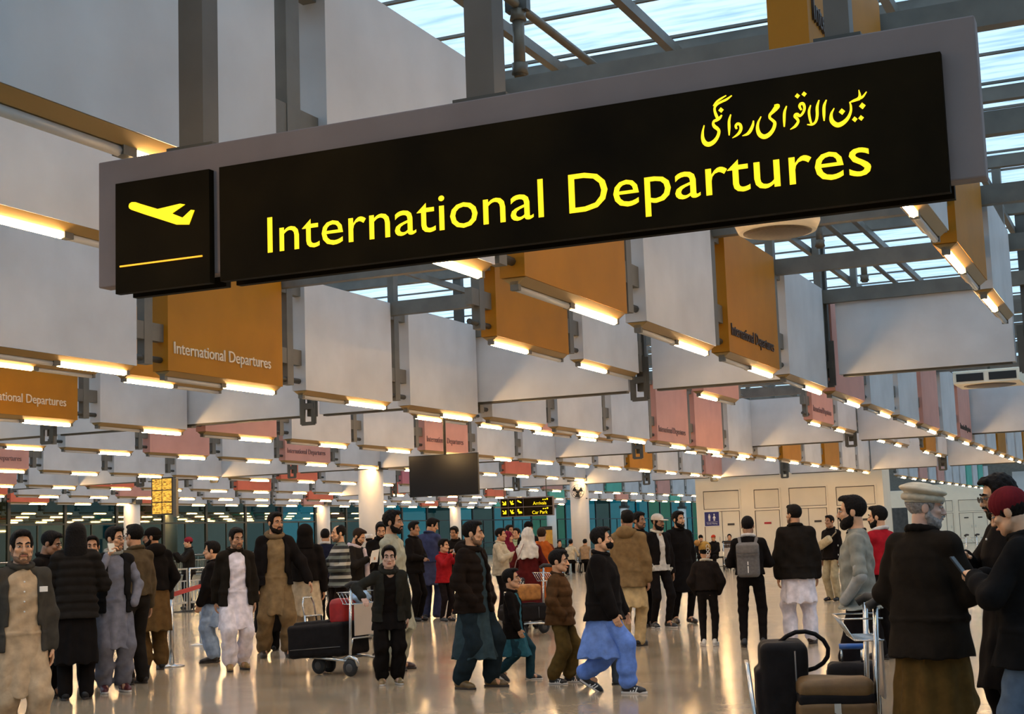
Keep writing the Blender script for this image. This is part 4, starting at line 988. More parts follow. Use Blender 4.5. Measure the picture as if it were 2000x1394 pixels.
person(990, 0, 1037, 62, 'person in maroon head shawl beside the woman in the white scarf', 'l', hair='none', shawl=dict(c=(.15, .012, .03), head=True, z=.6), tunic=(.15, .012, .02), hem=.2, legs='trousers', lc=K, dist=30, arms=('chest', 'chest'))
pw = person(1029, 0, 1030, 172, 'person in white head scarf and long dark maroon dress, back turned', 'l', hair='none', shawl=dict(c=(.64, .59, .52), head=True, short=True), jack=(.085, .010, .009), jhem=.14, tunic=(.085, .010, .009), hem=.12, legs='trousers', lc=K, dist=24, arms=('belly', 'belly'))
person(1056, 0, 1029, 168, 'person in orange shawl with brown head cover, back turned', 'l', hair='short', hc='b', shawl=dict(c=(.42, .09, .014), head=False, z=.35), tunic=(.14, .03, .015), hem=.2, legs='trousers', lc=K, dist=25.5, arms=('belly', 'belly'))
person(1031, 0, 1019, 20, 'distant person in black cap behind the white head scarf', 'm', cap='beanie', capc=K, jack=K, tunic=K, hem=.84, legs='trousers', lc=K, dist=29, height=1.78)
person(993, 0, 1023, 40, 'distant dark-haired person above the maroon head shawl', 'd', jack=K2, tunic=K2, hem=.84, legs='trousers', lc=K, dist=33, height=1.76)
person(1008, 0, 1031, -30, 'distant person with pale green shoulder between the two head scarves', 'm', jack=(.30, .36, .22), tunic=(.3, .36, .22), hem=.84, legs='trousers', lc=K, dist=32, height=1.68)
person(975, 0, 1030, 70, 'person in cream jacket half hidden behind the brown puffer jacket', 'm', jack=(.45, .39, .28), tunic=(.45, .39, .28), hem=.84, legs='trousers', lc=K, dist=27, height=1.66, arms=('chest', 'chest'))
person(1098, 1334, 1077, 72, 'boy in brown padded jacket and olive trousers, face in profile', 'l', hs=1.20, jack=(.088, .042, .016), jhem=.80, puff=.13, tunic=(.08, .04, .016), hem=.9, lc=(.10, .063, .018), legs='shalwar', arms=('pocket', 'pocket'), stride=.16, shoes=(.012, .011, .011), sole=(.35, .33, .3), shoestripe=True, collar=(.06, .03, .014), head=(-4, 0), jw=.016)
person(1170, 1338, 1108, 80, 'child in grey trousers walking hidden behind the blue kameez', 'm', hs=1.28, jack=(.05, .042, .022), legs='trousers', lc=(.075, .085, .095), tunic=K, hem=.86, stride=.52, shoes=(.10, .085, .06))
person(1186, 1352, 1016, 76, 'youth in black jacket, black face mask and cornflower blue kameez, striding right', 'l', mask=True, lc=(.13, .235, .60), tunic=(.15, .26, .62), hem=.42, jack=K, jhem=.80, arms=('hangf', 'hangf'), stride=-.50, shoes=(.012, .012, .012), sole=(.4, .38, .35), shoestripe=True, head=(-6, -4), jw=.02)
person(1236, 1261, 994, 160, 'person in tan hooded parka over cream kameez, back turned', 'd', jack=(.20, .128, .058), jhem=.76, hood=1, tunic=(.50, .37, .19), hem=.50, lc=(.47, .34, .17), legs='trousers', arms=('hangf', 'hang'), head=(-40, 0), wide=1.08, jw=.012)
person(1246, 0, 999, 52, 'person with wavy dark hair standing behind the tan parka', 'd', hair='curly', beard=.3, jack=K, tunic=K, hem=.84, legs='trousers', lc=K, dist=23.5)
person(1292, 1226, 999, 32, 'person in white baseball cap and black jacket with cream fleece collar', 'd', cap='baseball', capc=(.62, .54, .45), beard=.6, jack=K, jhem=.90, opn=.05, collar=(.60, .54, .44), cuffs=(.6, .54, .44), tunic=(.58, .54, .48), hem=.88, legs='slim', lc=K, shoes=(.03, .03, .03), sole=(.6, .57, .52), arms=('hang', 'pocket'), head=(-20, 4), stride=.1)
person(1334, 1217, 995, 26, 'bearded person in long black coat right of the white baseball cap', 'l', hair='curly', beard=.7, jack=K, jhem=.50, tunic=K, hem=.6, legs='slim', lc=K, shoes=(.035, .022, .015), arms=('hang', 'hang'), head=(-16, 0), stride=.12)
pc = person(1386, 1261, 1063, 172, 'child in mustard pompom beanie, dark jacket and white trainers, back turned', 'm', hs=1.2, cap='beanie', capc=(.36, .20, .045), jack=(.026, .019, .016), jhem=.92, tunic=(.55, .48, .36), hem=.95, legs='slim', lc=(.02, .016, .014), shoes=(.62, .58, .52), sole=(.6, .57, .52), arms=('pocket', 'pocket'), tcollar=(.6, .54, .42), jw=.012, collar=(.55, .5, .4), toes=(20, 5))
pk = person(1473, 1263, 1006, 176, 'person wearing a grey backpack over black jacket and slim black trousers', 'd', jack=K, jhem=.93, tunic=(.6, .58, .56), hem=.95, collar=(.62, .60, .58), legs='slim', lc=K, arms=('belly', 'belly'), shoes=(.014, .012, .012), stance=.13, wide=1.05)
person(1566, 1257, 983, -172, 'person in dark blazer over white kameez and white shalwar, back turned', 'm', jack=(.022, .017, .013), jhem=.82, tunic=WH, hem=.52, lc=WH, shoes=(.035, .018, .012), arms=('hang', 'hang'), head=(-35, 0), stance=.125, wide=1.08, beard=.3, jw=.014, toes=(25, 25))
pbg = person(1620, 0, 1016, -40, 'distant person in black top and beige trousers left of the grey polo shirt', 'd', jack=K, tunic=K, hem=.84, legs='trousers', lc=(.40, .33, .2), dist=30, height=1.7)
person(1668, 0, 965, -92, 'bearded person in grey polo shirt standing in profile behind the near trolley', 'l', beard=1.25, tunic=(.25, .25, .215), hem=.86, tcollar=(.02, .015, .014), legs='trousers', lc=(.016, .012, .013), arms=('pocket', 'hang'), dist=11.9, tscale=1.6, wide=1.04, under=(.33, .33, .31))
ps = person(1716, 0, 986, -128, 'person in red sweater filming with a camera beyond the grey polo shirt', 'l', beard=.5, jack=(.35, .012, .02), jhem=.90, tunic=(.3, .012, .02), hem=.92, legs='trousers', lc=K, collar=(.6, .58, .56), arms=('phone', 'phone'), head=(-22, 0), dist=17)
person(1800, 0, 927, 142, 'elderly person in cream woollen pakol hat, black jacket and long brown kameez', 'p', cap='pakol', capc=(.52, .46, .35), hc='g', beard=.45, lc=(.09, .054, .016), tunic=(.088, .05, .013), hem=.26, jack=(.022, .016, .011), jhem=.745, arms=('pocket', 'belly'), head=(46, 4), dist=8.9, wide=1.14, jw=.015, height=1.72, collar=(.014, .011, .009))
person(1947, 0, 1004, 172, 'person wrapped in beige shawl beyond the two at the right edge', 'l', hair='none', shawl=dict(c=(.45, .35, .22), head=True, z=.5), tunic=(.45, .35, .22), hem=.3, legs='trousers', lc=K, dist=22)
person(1965, 0, 923, -64, 'person in dark glasses and long black coat behind the dark red beanie', 'l', beard=.9, glasses='dark', jack=K, jhem=.46, tunic=K, hem=.6, legs='trousers', lc=K, arms=('hang', 'chest'), dist=9.7, head=(10, 10), hair='curly')
pp = person(1994, 0, 946, -104, 'person in dark red beanie, black jacket and blue jeans at the right edge', 'l', cap='beanie', capc=(.13, .012, .016), jack=(.012, .011, .011), jhem=.76, tunic=K, hem=.86, legs='trousers', lc=(.085, .12, .17), arms=('chest', 'chest'), dist=8.3, head=(0, 20), wide=1.05, jw=.01)
for i, (px, top, d, fa, c, cap, cc, lab) in enumerate((
    (1366, 1049, 56, 10, K, 'beanie', K, 'seated distant person in black beanie by the washroom doors'), (1391, 1049, 55.5, -20, K, 'baseball', (.5, .05, .02), 'seated distant person in red cap by the washroom doors'),
    (1422, 1045, 56, 0, (.05, .03, .02), None, None, 'seated distant person with moustache behind the lone upright trolley'), (1112, 1053, 56.0, 150, (.55, .45, .3), None, None, 'seated distant person in cream on the waiting seats'),
    (1140, 1051, 56.0, 160, (.35, .22, .12), None, None, 'seated distant person in tan on the waiting seats'), (1090, 1063, 54.5, 20, K2, None, None, 'seated distant person in dark clothes left of the waiting seats'))):
    person(px, 0, top, fa, lab, 'm', cap=cap, capc=cc, jack=c, tunic=c, hem=.97, jhem=.97, legs='trousers', lc=K, dist=d, height=1.72, sit=True, arms=('lap', 'lap'))
person(1123, 1113, 1073, 0, 'distant small child in grey standing before the waiting seats', 'l', hs=1.5, tunic=(.40, .40, .40), hem=.8, legs='trousers', lc=(.2, .24, .28))

# ---------------------------------------------------------------- things people hold or wear apart
def at(info, p, ry=0): return info['world'](p)
def phone(info, i, label, m, size=(.075, .008, .155), tilt=0, off=(0, .03, .05), name='mobile_phone', cat='phone'):
    w = info['wri'][i]+info['hdir'][i]*.10; q = info['world'](w+np.array(off))
    o = empty(name, q, info['rz'], label, cat); s = info['sc']
    o.rotation_euler = (math.radians(tilt), 0, info['rz'])
    a = np.array(size)/2*s
    b = MB().box(tuple(-a), tuple(a)).build('phone_case', m, o, bev=.002); 
    MB().box((-a[0]*.9, -a[1]-.0006, -a[2]*.93), (a[0]*.9, -a[1], a[2]*.93)).build('screen', mat('dark_glass', (.02, .025, .03), .08), o)
    return o
phone(pr, 0, 'pale blue phone held sideways by the red jacket boy', mat('pale_phone', (.45, .58, .70), .35), (.155, .009, .078), off=(.05, .035, .02))
phone(p6, 1, 'silver phone raised to the mouth of the person with glasses', mat('silver_phone', (.55, .5, .38), .3, .3), (.07, .008, .14), off=(.01, .01, .0), tilt=50)
phone(pp, 0, 'dark phone held by the person in the dark red beanie', BLACK, (.075, .009, .15), off=(.0, .05, .02), tilt=-35)
cmo = phone(ps, 0, 'small black camera raised by the person in the red sweater', BLACK, (.13, .06, .085), off=(.05, .03, .02), name='camera_body', cat='camera')
q = at(p18, p18['wri'][1]+p18['hdir'][1]*.13); o = empty('paper_sheet', q, p18['rz'], 'folded white paper held by the bearded person with the scarf', 'paper')
MB().add([(-.10, 0, -.1), (.10, 0, -.1), (.12, .03, .08), (-.08, .05, .1), (.2, .02, -.13), (.22, .06, .03)], [(0, 1, 2, 3), (1, 4, 5, 2)]).build('sheet', PAPER, o)
# the grey backpack
b = empty('backpack', at(pk, (-.0, -.17, 1.0)), pk['rz'], 'grey backpack with top flap and white reflective strip on the black jacket', 'backpack'); s_ = pk['sc']; b.scale = (s_,)*3
F = Fld(.009, .02); F.rbox((-.0, -.085, .17), (.150, .075, .23), None, .05); F.rbox((0, -.10, .30), (.148, .075, .10), None, .05); skin_obj('bag_body', F, mat('grey_canvas', (.125, .115, .11), .85, noise=.2, nscale=30, bump=.2), b)
F = Fld(.008, .015); F.rbox((0, -.125, .315), (.150, .06, .075), None, .04); skin_obj('flap', F, mat('grey_canvas2', (.14, .128, .12), .85, noise=.2, nscale=30), b)
MB().box((-.006, -.166, .0), (.006, -.158, .09)).box((-.006, -.166, .105), (.006, -.158, .15)).build('reflective_strip', PAPER, b)
for sx in (-1, 1):
    F = Fld(.009, .01); F.chain([(sx*.10, -.02, .38), (sx*.115, .06, .455), (sx*.115, .20, .40), (sx*.13, .22, .25)], [.022]*4); skin_obj('shoulder_strap', F, mat('grey_canvas2', (.14, .128, .12)), b)
# pompom and lettering on the beanie belong to the cap
cobj = [c for c in pc['root'].children if c.name.startswith('cap')][0]
F = Fld(.008, .01); F.ell(pc['Hd']((-.10, -.07, .125)), (.055, .055, .055)); F.disp = lambda x, y, z: .006*np.sin(160*x)*np.sin(160*y)*np.sin(160*z); skin_obj('pompom', F, fabric((.40, .20, .06)), cobj)
me, w = text_mesh('COOL', .085, .004); o = link('lettering', shared(me, PAPER, 'cool'), None, cobj); o.location = Vector(pc['Hd']((.035, -.132, .10))); o.rotation_euler = (math.radians(-8), math.radians(90), 0)
# dotted shoulder bag of the woman in the white scarf
b = empty('shoulder_bag', at(pw, (-.17, -.27, .62)), pw['rz'], 'black shoulder bag with white dots hanging at the maroon dress', 'bag'); b.scale = (pw['sc'],)*3
dm = bpy.data.materials.new('dotted_fabric'); dm.use_nodes = True; nt = dm.node_tree; vb = nt.nodes.new('ShaderNodeTexVoronoi'); vb.inputs['Scale'].default_value = 22; cr = nt.nodes.new('ShaderNodeValToRGB'); cr.color_ramp.interpolation = 'CONSTANT'
cr.color_ramp.elements[0].color = (.6, .58, .52, 1); cr.color_ramp.elements[1].position = .33; cr.color_ramp.elements[1].color = (.012, .011, .011, 1); tc = nt.nodes.new('ShaderNodeTexCoord')
nt.links.new(tc.outputs['Object'], vb.inputs['Vector']); nt.links.new(vb.outputs['Distance'], cr.inputs[0]); nt.links.new(cr.outputs[0], nt.nodes['Principled BSDF'].inputs['Base Color'])
F = Fld(.01, .02); F.rbox((0, 0, .13), (.13, .05, .15), None, .04); skin_obj('bag_body', F, dm, b)
MB().tube([(-.09, 0, .26), (-.02, .04, .55), (.12, .10, .86)], .008, 6).build('strap', fabric((.3, .2, .17)), b)

b = empty('sling_bag', at(pbg, (-.02, .20, 1.20)), pbg['rz'], 'cream bag slung across the distant person in black and beige', 'bag'); b.scale = (pbg['sc'],)*3
F = Fld(.014, .02); F.rbox((0, .03, 0), (.19, .06, .085), rot('y', 28), .05); skin_obj('bag_body', F, fabric((.52, .42, .26)), b)
MB().tube([(-.14, .0, .09), (-.20, -.10, .20), (-.12, -.20, .26)], .014, 6).build('strap', fabric((.3, .24, .15)), b)
# ---------------------------------------------------------------- trolleys and luggage
def rz_from(loc, fa):
    c = -np.array([loc[0], loc[1]]); c /= np.linalg.norm(c); rp = np.array([-c[1], c[0]]); 
    if rp @ np.array([CM[0][0], CM[0][1]]) < 0: rp = -rp
    a = math.radians(fa); h = c*math.cos(a)+rp*math.sin(a); return math.atan2(-h[0], h[1])
def at_dist(px, d): r = ray(px, 1000); k = d/math.hypot(r[0], r[1]); return np.array([r[0]*k, r[1]*k, 0.0])
BOARD = mat('trolley_board', (.50, .42, .34), .45, noise=.08, nscale=4)
def trolley(loc, fa, label, group=None):
    """pushed along +Y; handle at -Y"""
    o = empty('luggage_trolley', (loc[0], loc[1], 0), rz_from(loc, fa), label, 'trolley', group)
    w = .27; fr = MB()
    for sx in (-1, 1):
        fr.tube([(sx*w, -.02, .16), (sx*w, -.03, .5), (sx*w, -.05, 1.0)], .017, 8)
        fr.tube([(sx*w, -.02, .17), (sx*w*.95, .25, .19), (sx*w*.6, .66, .20)], .016, 8)
    fr.tube([(-w*.6, .66, .20), (-w*.6, .69, .22), (-w*.55, .73, .66), (w*.55, .73, .66), (w*.6, .69, .22), (w*.6, .66, .20)], .014, 8)
    fr.tube([(-w, -.03, .30), (-w*.85, -.03, .42), (w*.85, -.03, .42), (w, -.03, .30)], .011, 8)
    for y in (.15, .38, .6): fr.bar((-w*(1-.4*y), y, .19), (w*(1-.4*y), y, .19), .03, .012)
    fr.build('frame', CHROME, o)
    bd = MB(); bd.box((-w+.02, -.085, .45), (w-.02, -.07, .80)); bd.build('advert_board', BOARD, o, bev=.004)
    hb = MB().tube([(-w-.02, .0, 1.0), (-w-.01, -.06, 1.035), (-w*.6, -.12, 1.03), (w*.6, -.12, 1.03), (w+.01, -.06, 1.035), (w+.02, .0, 1.0)], .028, 10); hb.build('handle_bar', RUBBER, o)
    bk = MB()
    for z in (.80, .93):
        bk.tube([(-w, -.09, z), (-w*.95, .08+.08*(z > .9), z), (w*.95, .08+.08*(z > .9), z), (w, -.09, z)], .006, 6)
    for i in range(9):
        x = -w*.9+i*w*.225; bk.tube([(x, -.07, .80), (x, .08, .80), (x, .16, .93)], .004, 5)
    bk.build('wire_basket', CHROME, o)
    wm = MB().lathe([(.001, -.02), (.05, -.022), (.092, -.018), (.1, 0), (.092, .018), (.05, .022), (.001, .02)], axis='x', n=20).mesh('wheel'); wm.materials.append(RUBBER)
    rm = MB().lathe([(.001, -.026), (.04, -.026), (.048, -.021), (.048, .021), (.04, .026), (.001, .026)], axis='x', n=16).mesh('wheel_hub'); rm.materials.append(mat('hub_grey', (.07, .065, .06), .5))
    fm = MB().tube([(0, -.115, .02), (0, -.085, .095), (0, 0, .125), (0, .085, .095)], .022, 6).mesh('mudguard'); fm.materials.append(CHROME)
    for p in ((-w, -.02, .1), (w, -.02, .1), (-.09, .58, .1), (.09, .58, .1)):
        wh = link('wheel', wm, None, o, p); link('wheel_hub', rm, None, wh)
        if p[1] < 0: link('mudguard', fm, None, wh)
    return o
def local(o, p): M = Matrix.LocRotScale(o.location, o.rotation_euler, o.scale); return M @ Vector(p)
def suitcase(name, loc, rz, size, m, label, cat='suitcase', handle=True, tilt=(0, 0, 0), strap=None, rough_zip=True, vox=.010):
    """upright soft case, size (x, y, z), resting at loc"""
    o = empty(name, loc, rz, label, cat); o.rotation_euler = (math.radians(tilt[0]), math.radians(tilt[1]), rz)
    sx, sy, sz = [t/2 for t in size]
    F = Fld(vox, .02); F.rbox((0, 0, sz), (sx, sy, sz), None, .05); F.rbox((0, sy, sz*.8), (sx*.82, .035, sz*.62), None, .03)
    F.disp = lambda x, y, z: .004*np.sin(23*x+17*z)*np.sin(19*y+11*z)
    skin_obj('case_body', F, m, o)
    for z in (.12, .88):
        pass
    MB().tube([(-sx*1.005, -sy*.45, .05), (-sx*1.005, -sy*.45, 2*sz-.05)], .006, 5).build('zip_seam', mat('zip_grey', (.12, .11, .10), .4, .5), o)
    MB().tube([(sx*1.005, -sy*.45, .05), (sx*1.005, -sy*.45, 2*sz-.05)], .006, 5).build('zip_seam', mat('zip_grey', (.12, .11, .10), .4, .5), o)
    for x, y in ((-sx+.05, -sy+.04), (sx-.05, -sy+.04)):
        MB().lathe([(.001, -.014), (.03, -.014), (.03, .014), (.001, .014)], c=(x, y, .0), axis='x', n=12).build('castor', RUBBER, o)
    if handle: MB().tube([(-.09, 0, 2*sz-.02), (-.085, 0, 2*sz+.03), (.085, 0, 2*sz+.03), (.09, 0, 2*sz-.02)], .012, 8).build('carry_handle', RUBBER, o)
    return o
BLK = mat('black_nylon', (.009, .007, .007), .7, noise=.3, nscale=12, bump=.3, spec=.15)
# the boy's trolley with its load
tl = onz(711, 1317, 0)
t1 = trolley(tl, -128, 'silver luggage trolley pushed by the boy in the dark hooded jacket')
rz = t1.rotation_euler[2]
o = suitcase('suitcase', local(t1, (0, .80, .46)), rz, (.50, .38, .84), BLK, 'big black suitcase lying on the trolley the boy pushes')
o.rotation_euler = (math.radians(86), 0, rz); o.location = local(t1, (0, .93, .36))
F = empty('loop_handle', local(t1, (0, .98, .60)), rz, 'grey pull handle loop standing up from the tilted black suitcase', 'handle')
rb = empty('travel_bag', local(t1, (.0, .26, .575)), rz, 'small red bag on top of the black suitcase', 'bag')
f = Fld(.009, .02); f.rbox((0, 0, .13), (.17, .11, .14), None, .05); f.rbox((0, 0, .25), (.15, .09, .03), None, .02); f.disp = lambda x, y, z: .005*np.sin(30*x+20*z)*np.sin(25*y); skin_obj('bag_body', f, mat('red_nylon', (.36, .012, .012), .6, noise=.25, nscale=12), rb)
MB().tube([(-.08, 0, .27), (-.07, 0, .32), (.07, 0, .32), (.08, 0, .27)], .01, 6).build('bag_handle', RUBBER, rb)
bpy.data.objects.remove(F)
hl = [c for c in o.children if c.name.startswith('carry_handle')][0]
bpy.data.objects.remove(hl); MB().tube([(-.10, .1, .20), (-.10, .42, .16), (-.07, .50, .15), (.07, .50, .15), (.10, .42, .16), (.10, .1, .20)], .011, 8).build('pull_handle', CHROME, o)
pb_ = empty('plastic_bag', local(t1, (.02, .03, .812)), rz, 'crumpled pale blue plastic bag in the wire basket of that trolley', 'bag')
f = Fld(.008, .02); f.ell((0, 0, .06), (.14, .08, .065)); f.disp = lambda x, y, z: .014*np.sin(55*x+20*z)*np.sin(48*y+31*z); skin_obj('bag_body', f, mat('blue_plastic', (.35, .52, .75), .2), pb_)
# near trolley at the right with its load
tn = at_dist(1672, 9.45)
t2 = trolley(tn, -84, 'silver luggage trolley in the right foreground loaded with two bags')
rz2 = t2.rotation_euler[2]
b1 = suitcase('suitcase', local(t2, (.10, .50, .225)), rz2, (.42, .29, .56), BLK, 'black upright suitcase with a carrying strap on the near trolley', vox=.009, handle=False)
cs = MB(); pts = [(.02, .545), (-.03, .585), (-.09, .61), (-.15, .612), (-.21, .595), (-.26, .555), (-.285, .505), (-.28, .455), (-.25, .415), (-.20, .385), (-.14, .37)]
cs.tube([(0, a, b) for a, b in pts], .014, 8)
cs.build('carry_strap', BLK, b1)
BRN = mat('brown_nylon', (.135, .072, .020), .6, noise=.2, nscale=12, bump=.2)
q = local(t2, (-.17, .215, .205)); b2 = empty('travel_bag', q, rz2, 'brown travel bag with black band and silver zip pull on the near trolley', 'bag')
f = Fld(.008, .02); f.rbox((0, 0, .12), (.17, .235, .125), None, .04); f.disp = lambda x, y, z: .004*np.sin(24*x+14*z)*np.sin(18*y); skin_obj('bag_body', f, BRN, b2)
f = Fld(.008, .02); f.rbox((0, 0, .255), (.163, .225, .035), None, .02); skin_obj('black_band', f, BLK, b2)
f = Fld(.008, .03); f.rbox((0, 0, .315), (.165, .225, .06), None, .05); f.disp = lambda x, y, z: .006*np.sin(14*x+3)*np.sin(11*y); skin_obj('lid', f, BRN, b2)
MB().box((-.182, -.02, .18), (-.168, .02, .235)).box((-.180, -.022, .12), (-.170, .012, .18)).build('zip_pull', CHROME, b2)
for y in (-.17, .19): MB().lathe([(.001, 0), (.035, .0), (.03, .02), (.001, .022)], c=(-.185, y, .12), axis='x', n=12).build('corner_patch', BLK, b2)
b3 = suitcase('suitcase', at_dist(1646, 10.9), rz_from(at_dist(1646, 10.9), 180), (.36, .24, .52), BLK, 'dark suitcase with raised blue-topped pull handle behind the near trolley', handle=False)
MB().tube([(-.07, 0, .5), (-.07, 0, .62)], .008, 6).tube([(.07, 0, .5), (.07, 0, .62)], .008, 6).build('pull_rods', CHROME, b3)
MB().tube([(-.085, 0, .63), (.085, 0, .63)], .02, 8).build('grip', mat('blue_grip', (.02, .10, .35), .4), b3)
# middle trolley half hidden behind the brown jacket boy
tm = at_dist(1070, 22.5)
t3 = trolley(tm, -58, 'luggage trolley half hidden behind the boy in the brown padded jacket')
suitcase('suitcase', local(t3, (0, .50, .225)), t3.rotation_euler[2], (.44, .62, .26), BLK, 'black case on the half hidden trolley', handle=False, vox=.014)
r4 = empty('travel_bag', local(t3, (0, .45, .53)), t3.rotation_euler[2], 'orange and yellow bag on the half hidden trolley', 'bag')
f = Fld(.014, .02); f.rbox((0, 0, .12), (.16, .2, .12), None, .05); skin_obj('bag_body', f, mat('orange_cloth', (.36, .15, .03), .7, noise=.4, nscale=14), r4)
# far trolleys
for i, px in enumerate((1858, 1880, 1901, 1922)):
    trolley(at_dist(px, 49.0+.2*i), -90, 'parked silver trolley, %s from the left in the row by the far cream doors' % ORD[i], 'parked trolleys')
trolley(at_dist(1424, 54.0), 4, 'lone silver trolley standing upright before the washroom doors')

# ---------------------------------------------------------------- queue posts, barriers, seats
def stanchion(loc, label, belt_to=None):
    o = empty('queue_post', (loc[0], loc[1], 0), 0, label, 'queue post')
    MB().lathe([(.001, 0), (.17, 0), (.17, .012), (.06, .03), (.03, .04)], n=28).build('base', CHROME, o)
    MB().lathe([(.034, .03), (.034, .86)], n=20).build('post', CHROME, o)
    MB().lathe([(.038, .86), (.038, .97), (.03, .985), (.001, .985)], n=20).build('belt_head', BLACK, o)
    if belt_to is not None:
        d = Vector((belt_to[0]-loc[0], belt_to[1]-loc[1], 0)); e = d.normalized()*.04; e2 = d-d.normalized()*.045
        MB().bar((e.x, e.y, .90), (e2.x, e2.y, .90), .003, .062).build('belt', mat('red_belt', (.55, .015, .012), .6), o)['label'] = 'red belt'
    return o
s1, s2 = onz(335, 1301), onz(394, 1259)
stanchion(s1, 'steel queue post with red belt beside the person in the black cap', s2)
stanchion(s2, 'steel queue post behind the boy in pale blue, at the end of the red belt')
def barrier(a, b, label, group, h=1.0):
    o = empty('crowd_barrier', (a[0], a[1], 0), math.atan2(b[1]-a[1], b[0]-a[0]), label, 'barrier', group); L = math.hypot(b[0]-a[0], b[1]-a[1])
    f = MB().tube([(.03, 0, .04), (.03, 0, h), (L-.03, 0, h), (L-.03, 0, .04)], .024, 8).bar((.03, 0, .22), (L-.03, 0, .22), .03, .05).bar((.03, 0, h-.28), (L-.03, 0, h-.28), .02, .03); f.build('frame', CHROME, o)
    n = int(L/.14); g = MB()
    for i in range(1, n): g.box((i*L/n-.008, -.008, .23), (i*L/n+.008, .008, h-.28))
    g.build('bars', CHROME, o)
    for x in (.2, L-.2): MB().box((x-.03, -.28, 0), (x+.03, .28, .03)).bar((x, 0, .03), (x, 0, .21), .03, .03).build('foot', STEEL_D, o)
A_, B_ = onz(300, 1202), onz(735, 1154); n = 8
for i in range(n):
    a = A_+(B_-A_)*(i/n); b = A_+(B_-A_)*((i+.96)/n); barrier(a, b, 'steel crowd barrier, %s from the left behind the queue' % ORD[i], 'crowd barriers behind the queue')
for i in range(8):
    barrier((-46.5, 48+i*4.2, 0), (-46.5, 52+i*4.2, 0), 'low steel railing before the far glass wall, %s from the left' % ORD[i], 'railings by the glass wall', 1.12)
SEAT = mat('grey_seat', (.32, .31, .29), .5)
def seat(loc, rz, label):
    o = empty('waiting_chair', (loc[0], loc[1], 0), rz, label, 'seat', 'waiting seats')
    MB().box((-.25, -.02, .42), (.25, .45, .47)).build('seat', SEAT, o, bev=.01); MB().box((-.25, -.07, .48), (.25, -.02, .92)).build('backrest', SEAT, o, bev=.01)
    for x in (-.27, .27):
        MB().tube([(x, .02, .02), (x, .02, .62), (x, .38, .62), (x, .42, .02)], .018, 6).build('armrest', CHROME, o)
sd = (('first', 1084), ('second', 1112), ('third', 1140), ('fourth', 1168))
for nm, px in sd:
    l = at_dist(px, 56.05); seat(l, rz_from(l, 155), 'grey waiting seat, %s from the left in the distant seat row' % nm)
l = at_dist(1378, 56.1); bn = empty('waiting_bench', (l[0], l[1], 0), rz_from(l, -5), 'dark bench under the seated people by the washroom doors', 'bench')
MB().box((-.75, -.2, .40), (1.35, .2, .46)).build('bench_top', STEEL_D, bn)
for x in (-.6, 1.2): MB().box((x-.04, -.18, 0), (x+.04, .18, .40)).build('leg', STEEL_D, bn)

# ---------------------------------------------------------------- hanging screen, boards, fan
q0, q1 = ony(798, 888, 25.0), ony(935, 965, 25.0)
tv = empty('television', ((q0[0]+q1[0])/2, 25.0, q1[2]), 0, 'black television screen hanging on a bronze pole from the roof', 'television')
w, h = (q1[0]-q0[0])/2, q0[2]-q1[2]-.03
MB().box((-w, 0, 0), (w, .06, h)).build('tv_case', BLACK, tv, bev=.006)
MB().box((-w+.012, -.003, .015), (w-.012, .0, h-.012)).build('screen', mat('tv_glass', (.012, .007, .004), .15), tv)
MB().tube([(0, .10, h*.5), (0, .10, RZ+.158-q1[2])], .028, 10).build('pole', PIPE, tv); MB().box((-.12, .06, h*.3), (.12, .12, h*.7)).build('mount', STEEL_D, tv)
Yd = 55.0; a, b = ony(977, 974, Yd), ony(1081, 1005, Yd)
W, Hh = b[0]-a[0], a[2]-b[2]
ds = empty('direction_sign', (a[0], Yd, b[2]), 0, 'hanging black sign with yellow Arrivals and Car Park lettering', 'sign')
MB().box((0, 0, -.02), (W, .12, Hh+.02)).build('sign_body', SIGN_GREY, ds)
ARW = [(.2, .85), (.62, .45), (.62, .8), (.85, .8), (.85, .15), (.2, .15), (.2, .38), (.5, .38), (.08, .72)]
TRL = [(.1, .85), (.3, .9), (.45, .5), (.6, .9), (.75, .85), (.6, .45), (.9, .4), (.85, .2), (.4, .15), (.3, .35)]
PLN = [(.1, .9), (.25, .95), (.9, .55), (.85, .4), (.5, .5), (.15, .7)]
CARP = [(.1, .5), (.1, .95), (.4, .95), (.4, .6), (.9, .5), (.95, .2), (.3, .15), (.25, .5)]
for r_, (txt, ic) in enumerate((('Arrivals', PLN), ('Car Park', CARP))):
    z0 = Hh*(.52 if r_ == 0 else .02); z1 = z0+Hh*.45
    cells = [(.01, .145), (.155, .29), (.30, .435), (.445, .985)]
    for ci, (u0, u1) in enumerate(cells):
        bo = MB().box((u0*W, -.012, z0), (u1*W, 0, z1)).build('sign_board', SIGN_BLACK, ds)
        if ci < 3:
            pts = (ARW, TRL, ic)[ci]; cw = (u1-u0)*W; cx = u0*W
            n = len(pts); v = [(cx+.12*cw+x*cw*.76, -.016, z0+.05+y*(z1-z0-.1)) for x, y in pts]
            m2 = bpy.data.meshes.new('pictogram'); m2.from_pydata(v, [], [tuple(range(n))]); link('pictogram', m2, SIGN_GLOW, bo)
        else:
            me, tw = text_mesh(txt, .19, .002); o = link('lettering', shared(me, SIGN_GLOW, 'd'+txt), None, bo, (u1*W-.45-tw/2-.1, -.016, z0+.05))
            g = MB()
            for k in range(3): g.box((u1*W-.42+.09*k, -.016, z1-.10), (u1*W-.36+.09*k, -.013, z1-.06+.03*(k == 2)))
            g.build('urdu_lettering', SIGN_GLOW, bo)
for x in (.07*W, .87*W): MB().tube([(x, .06, Hh), (x, .06, RZ+.158-b[2])], .02, 6).build('drop_rod', STEEL, ds)
Yy = 37.8; a, b = ony(297, 935, Yy), ony(336, 1003, Yy)
